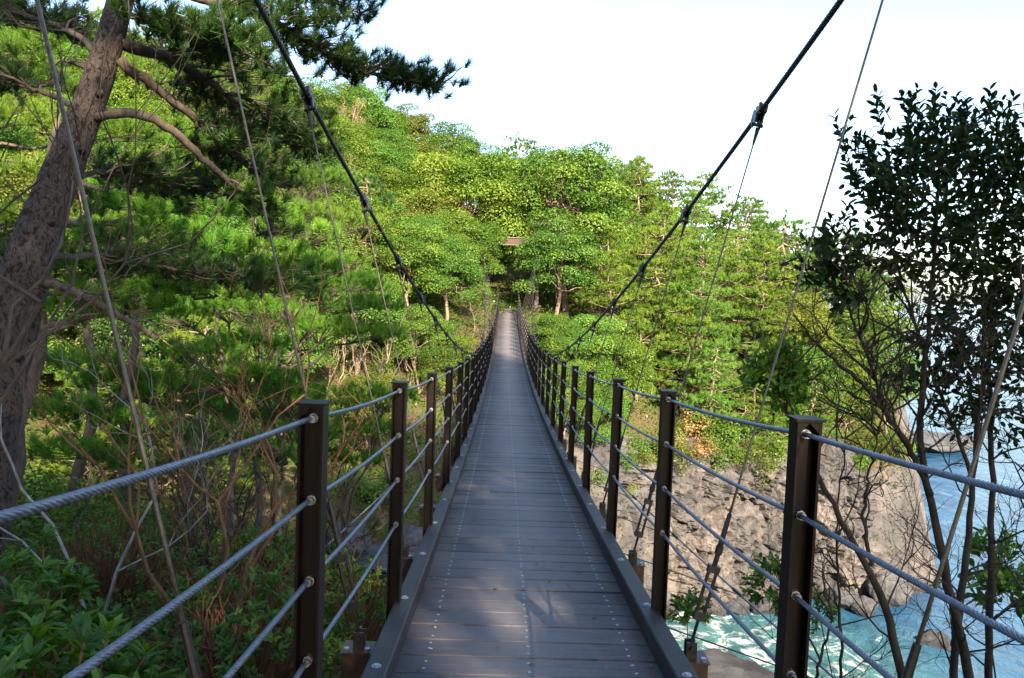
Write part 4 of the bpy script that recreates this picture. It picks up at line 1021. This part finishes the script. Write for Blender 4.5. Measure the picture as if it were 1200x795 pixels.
sprout(704, 1165, 660, 7.5, .24, 'small leafy seedling between the dark stems and right edge', 22)
sprout(705, 960, 720, 8.5, .18, 'dark small seedling beside the lower bare stems', 18)

# ------------------------------------------------------------------ grove on the near bank behind the viewer (shades the near half of the bridge)
def grove():
    g = np.random.default_rng(23)
    spots = GROVE
    words = ['tall','broad','dense','young','leaning','bushy','old','slim']
    for i, (x, y, s, kd, sz) in enumerate(spots):
        plant(kd, i%len(KIND[kd]), (x, y, float(hgt(x, y))-.2), s, i*1.3, TINTS['deep green'], words[i%8]+(' broadleaf' if kd == 'broad' else ' pine')+' tree on the near bank behind the bridge entrance, %s'%(['beside the left tower leg','beside the right tower leg','farther back left','farther back right'][(x > 0)+2*(y < -7)]), 'tree', 'trees behind the near bridge end', (0,0), sz)
GROVE = [(-5.2,-5,1.45,'broad',1.),(-4.9,-10,1.9,'broad',1.1),(9.2,-7,1.4,'broad',1.),(7.7,-9.5,1.45,'broad',2.0),(9.6,-11,1.6,'broad',2.2),(.4,-15,1.6,'broad',1.6),(-1.8,-4.2,.9,'broad',1.15)]
grove()

# ------------------------------------------------------------------ light, sky, camera
EL, AZ = R(31), R(17)                    # sun behind the viewer, to the right
sv = np.array([math.sin(AZ)*math.cos(EL), -math.cos(AZ)*math.cos(EL), math.sin(EL)])   # towards the sun
sun = bpy.data.lights.new('sun', 'SUN'); sun.energy = 5.0; sun.angle = R(.55); sun.color = (1., .85, .62)
so = link(bpy.data.objects.new('sun', sun)); so.rotation_euler = Vector(-sv).to_track_quat('-Z','Y').to_euler()
w = bpy.data.worlds.new('World'); sc.world = w; w.use_nodes = True; nt = w.node_tree
sky = nt.nodes.new('ShaderNodeTexSky'); sky.sky_type = 'NISHITA'; sky.sun_disc = False; sky.sun_elevation = EL
sky.sun_rotation = math.atan2(sv[0], sv[1]); sky.air_density = 1.0; sky.dust_density = 1.6; sky.ozone_density = 1.4; sky.altitude = 20
bg = nt.nodes['Background']; nt.links.new(sky.outputs[0], bg.inputs['Color']); bg.inputs['Strength'].default_value = .112
cd = bpy.data.cameras.new('camera'); cam = link(bpy.data.objects.new('camera', cd)); sc.camera = cam
from mathutils import Matrix
Mx = Matrix(((RT[0],UP[0],-FW[0],CAM[0]),(RT[1],UP[1],-FW[1],CAM[1]),(RT[2],UP[2],-FW[2],CAM[2]),(0,0,0,1))); cam.matrix_world = Mx
cd.sensor_fit = 'HORIZONTAL'; cd.sensor_width = 36; cd.lens = 36*FPX/1200; cd.clip_start = .05; cd.clip_end = 60000
sc.render.resolution_x, sc.render.resolution_y = 1024, 678
vs = sc.view_settings; vs.view_transform = 'Standard'; vs.look = 'None'; vs.gamma = 1; vs.exposure = 2.25; vs.use_curve_mapping = False
sc.cycles.max_bounces = 8; sc.cycles.diffuse_bounces = 4; sc.cycles.transmission_bounces = 4; sc.cycles.glossy_bounces = 3
sc.cycles.use_denoising = True
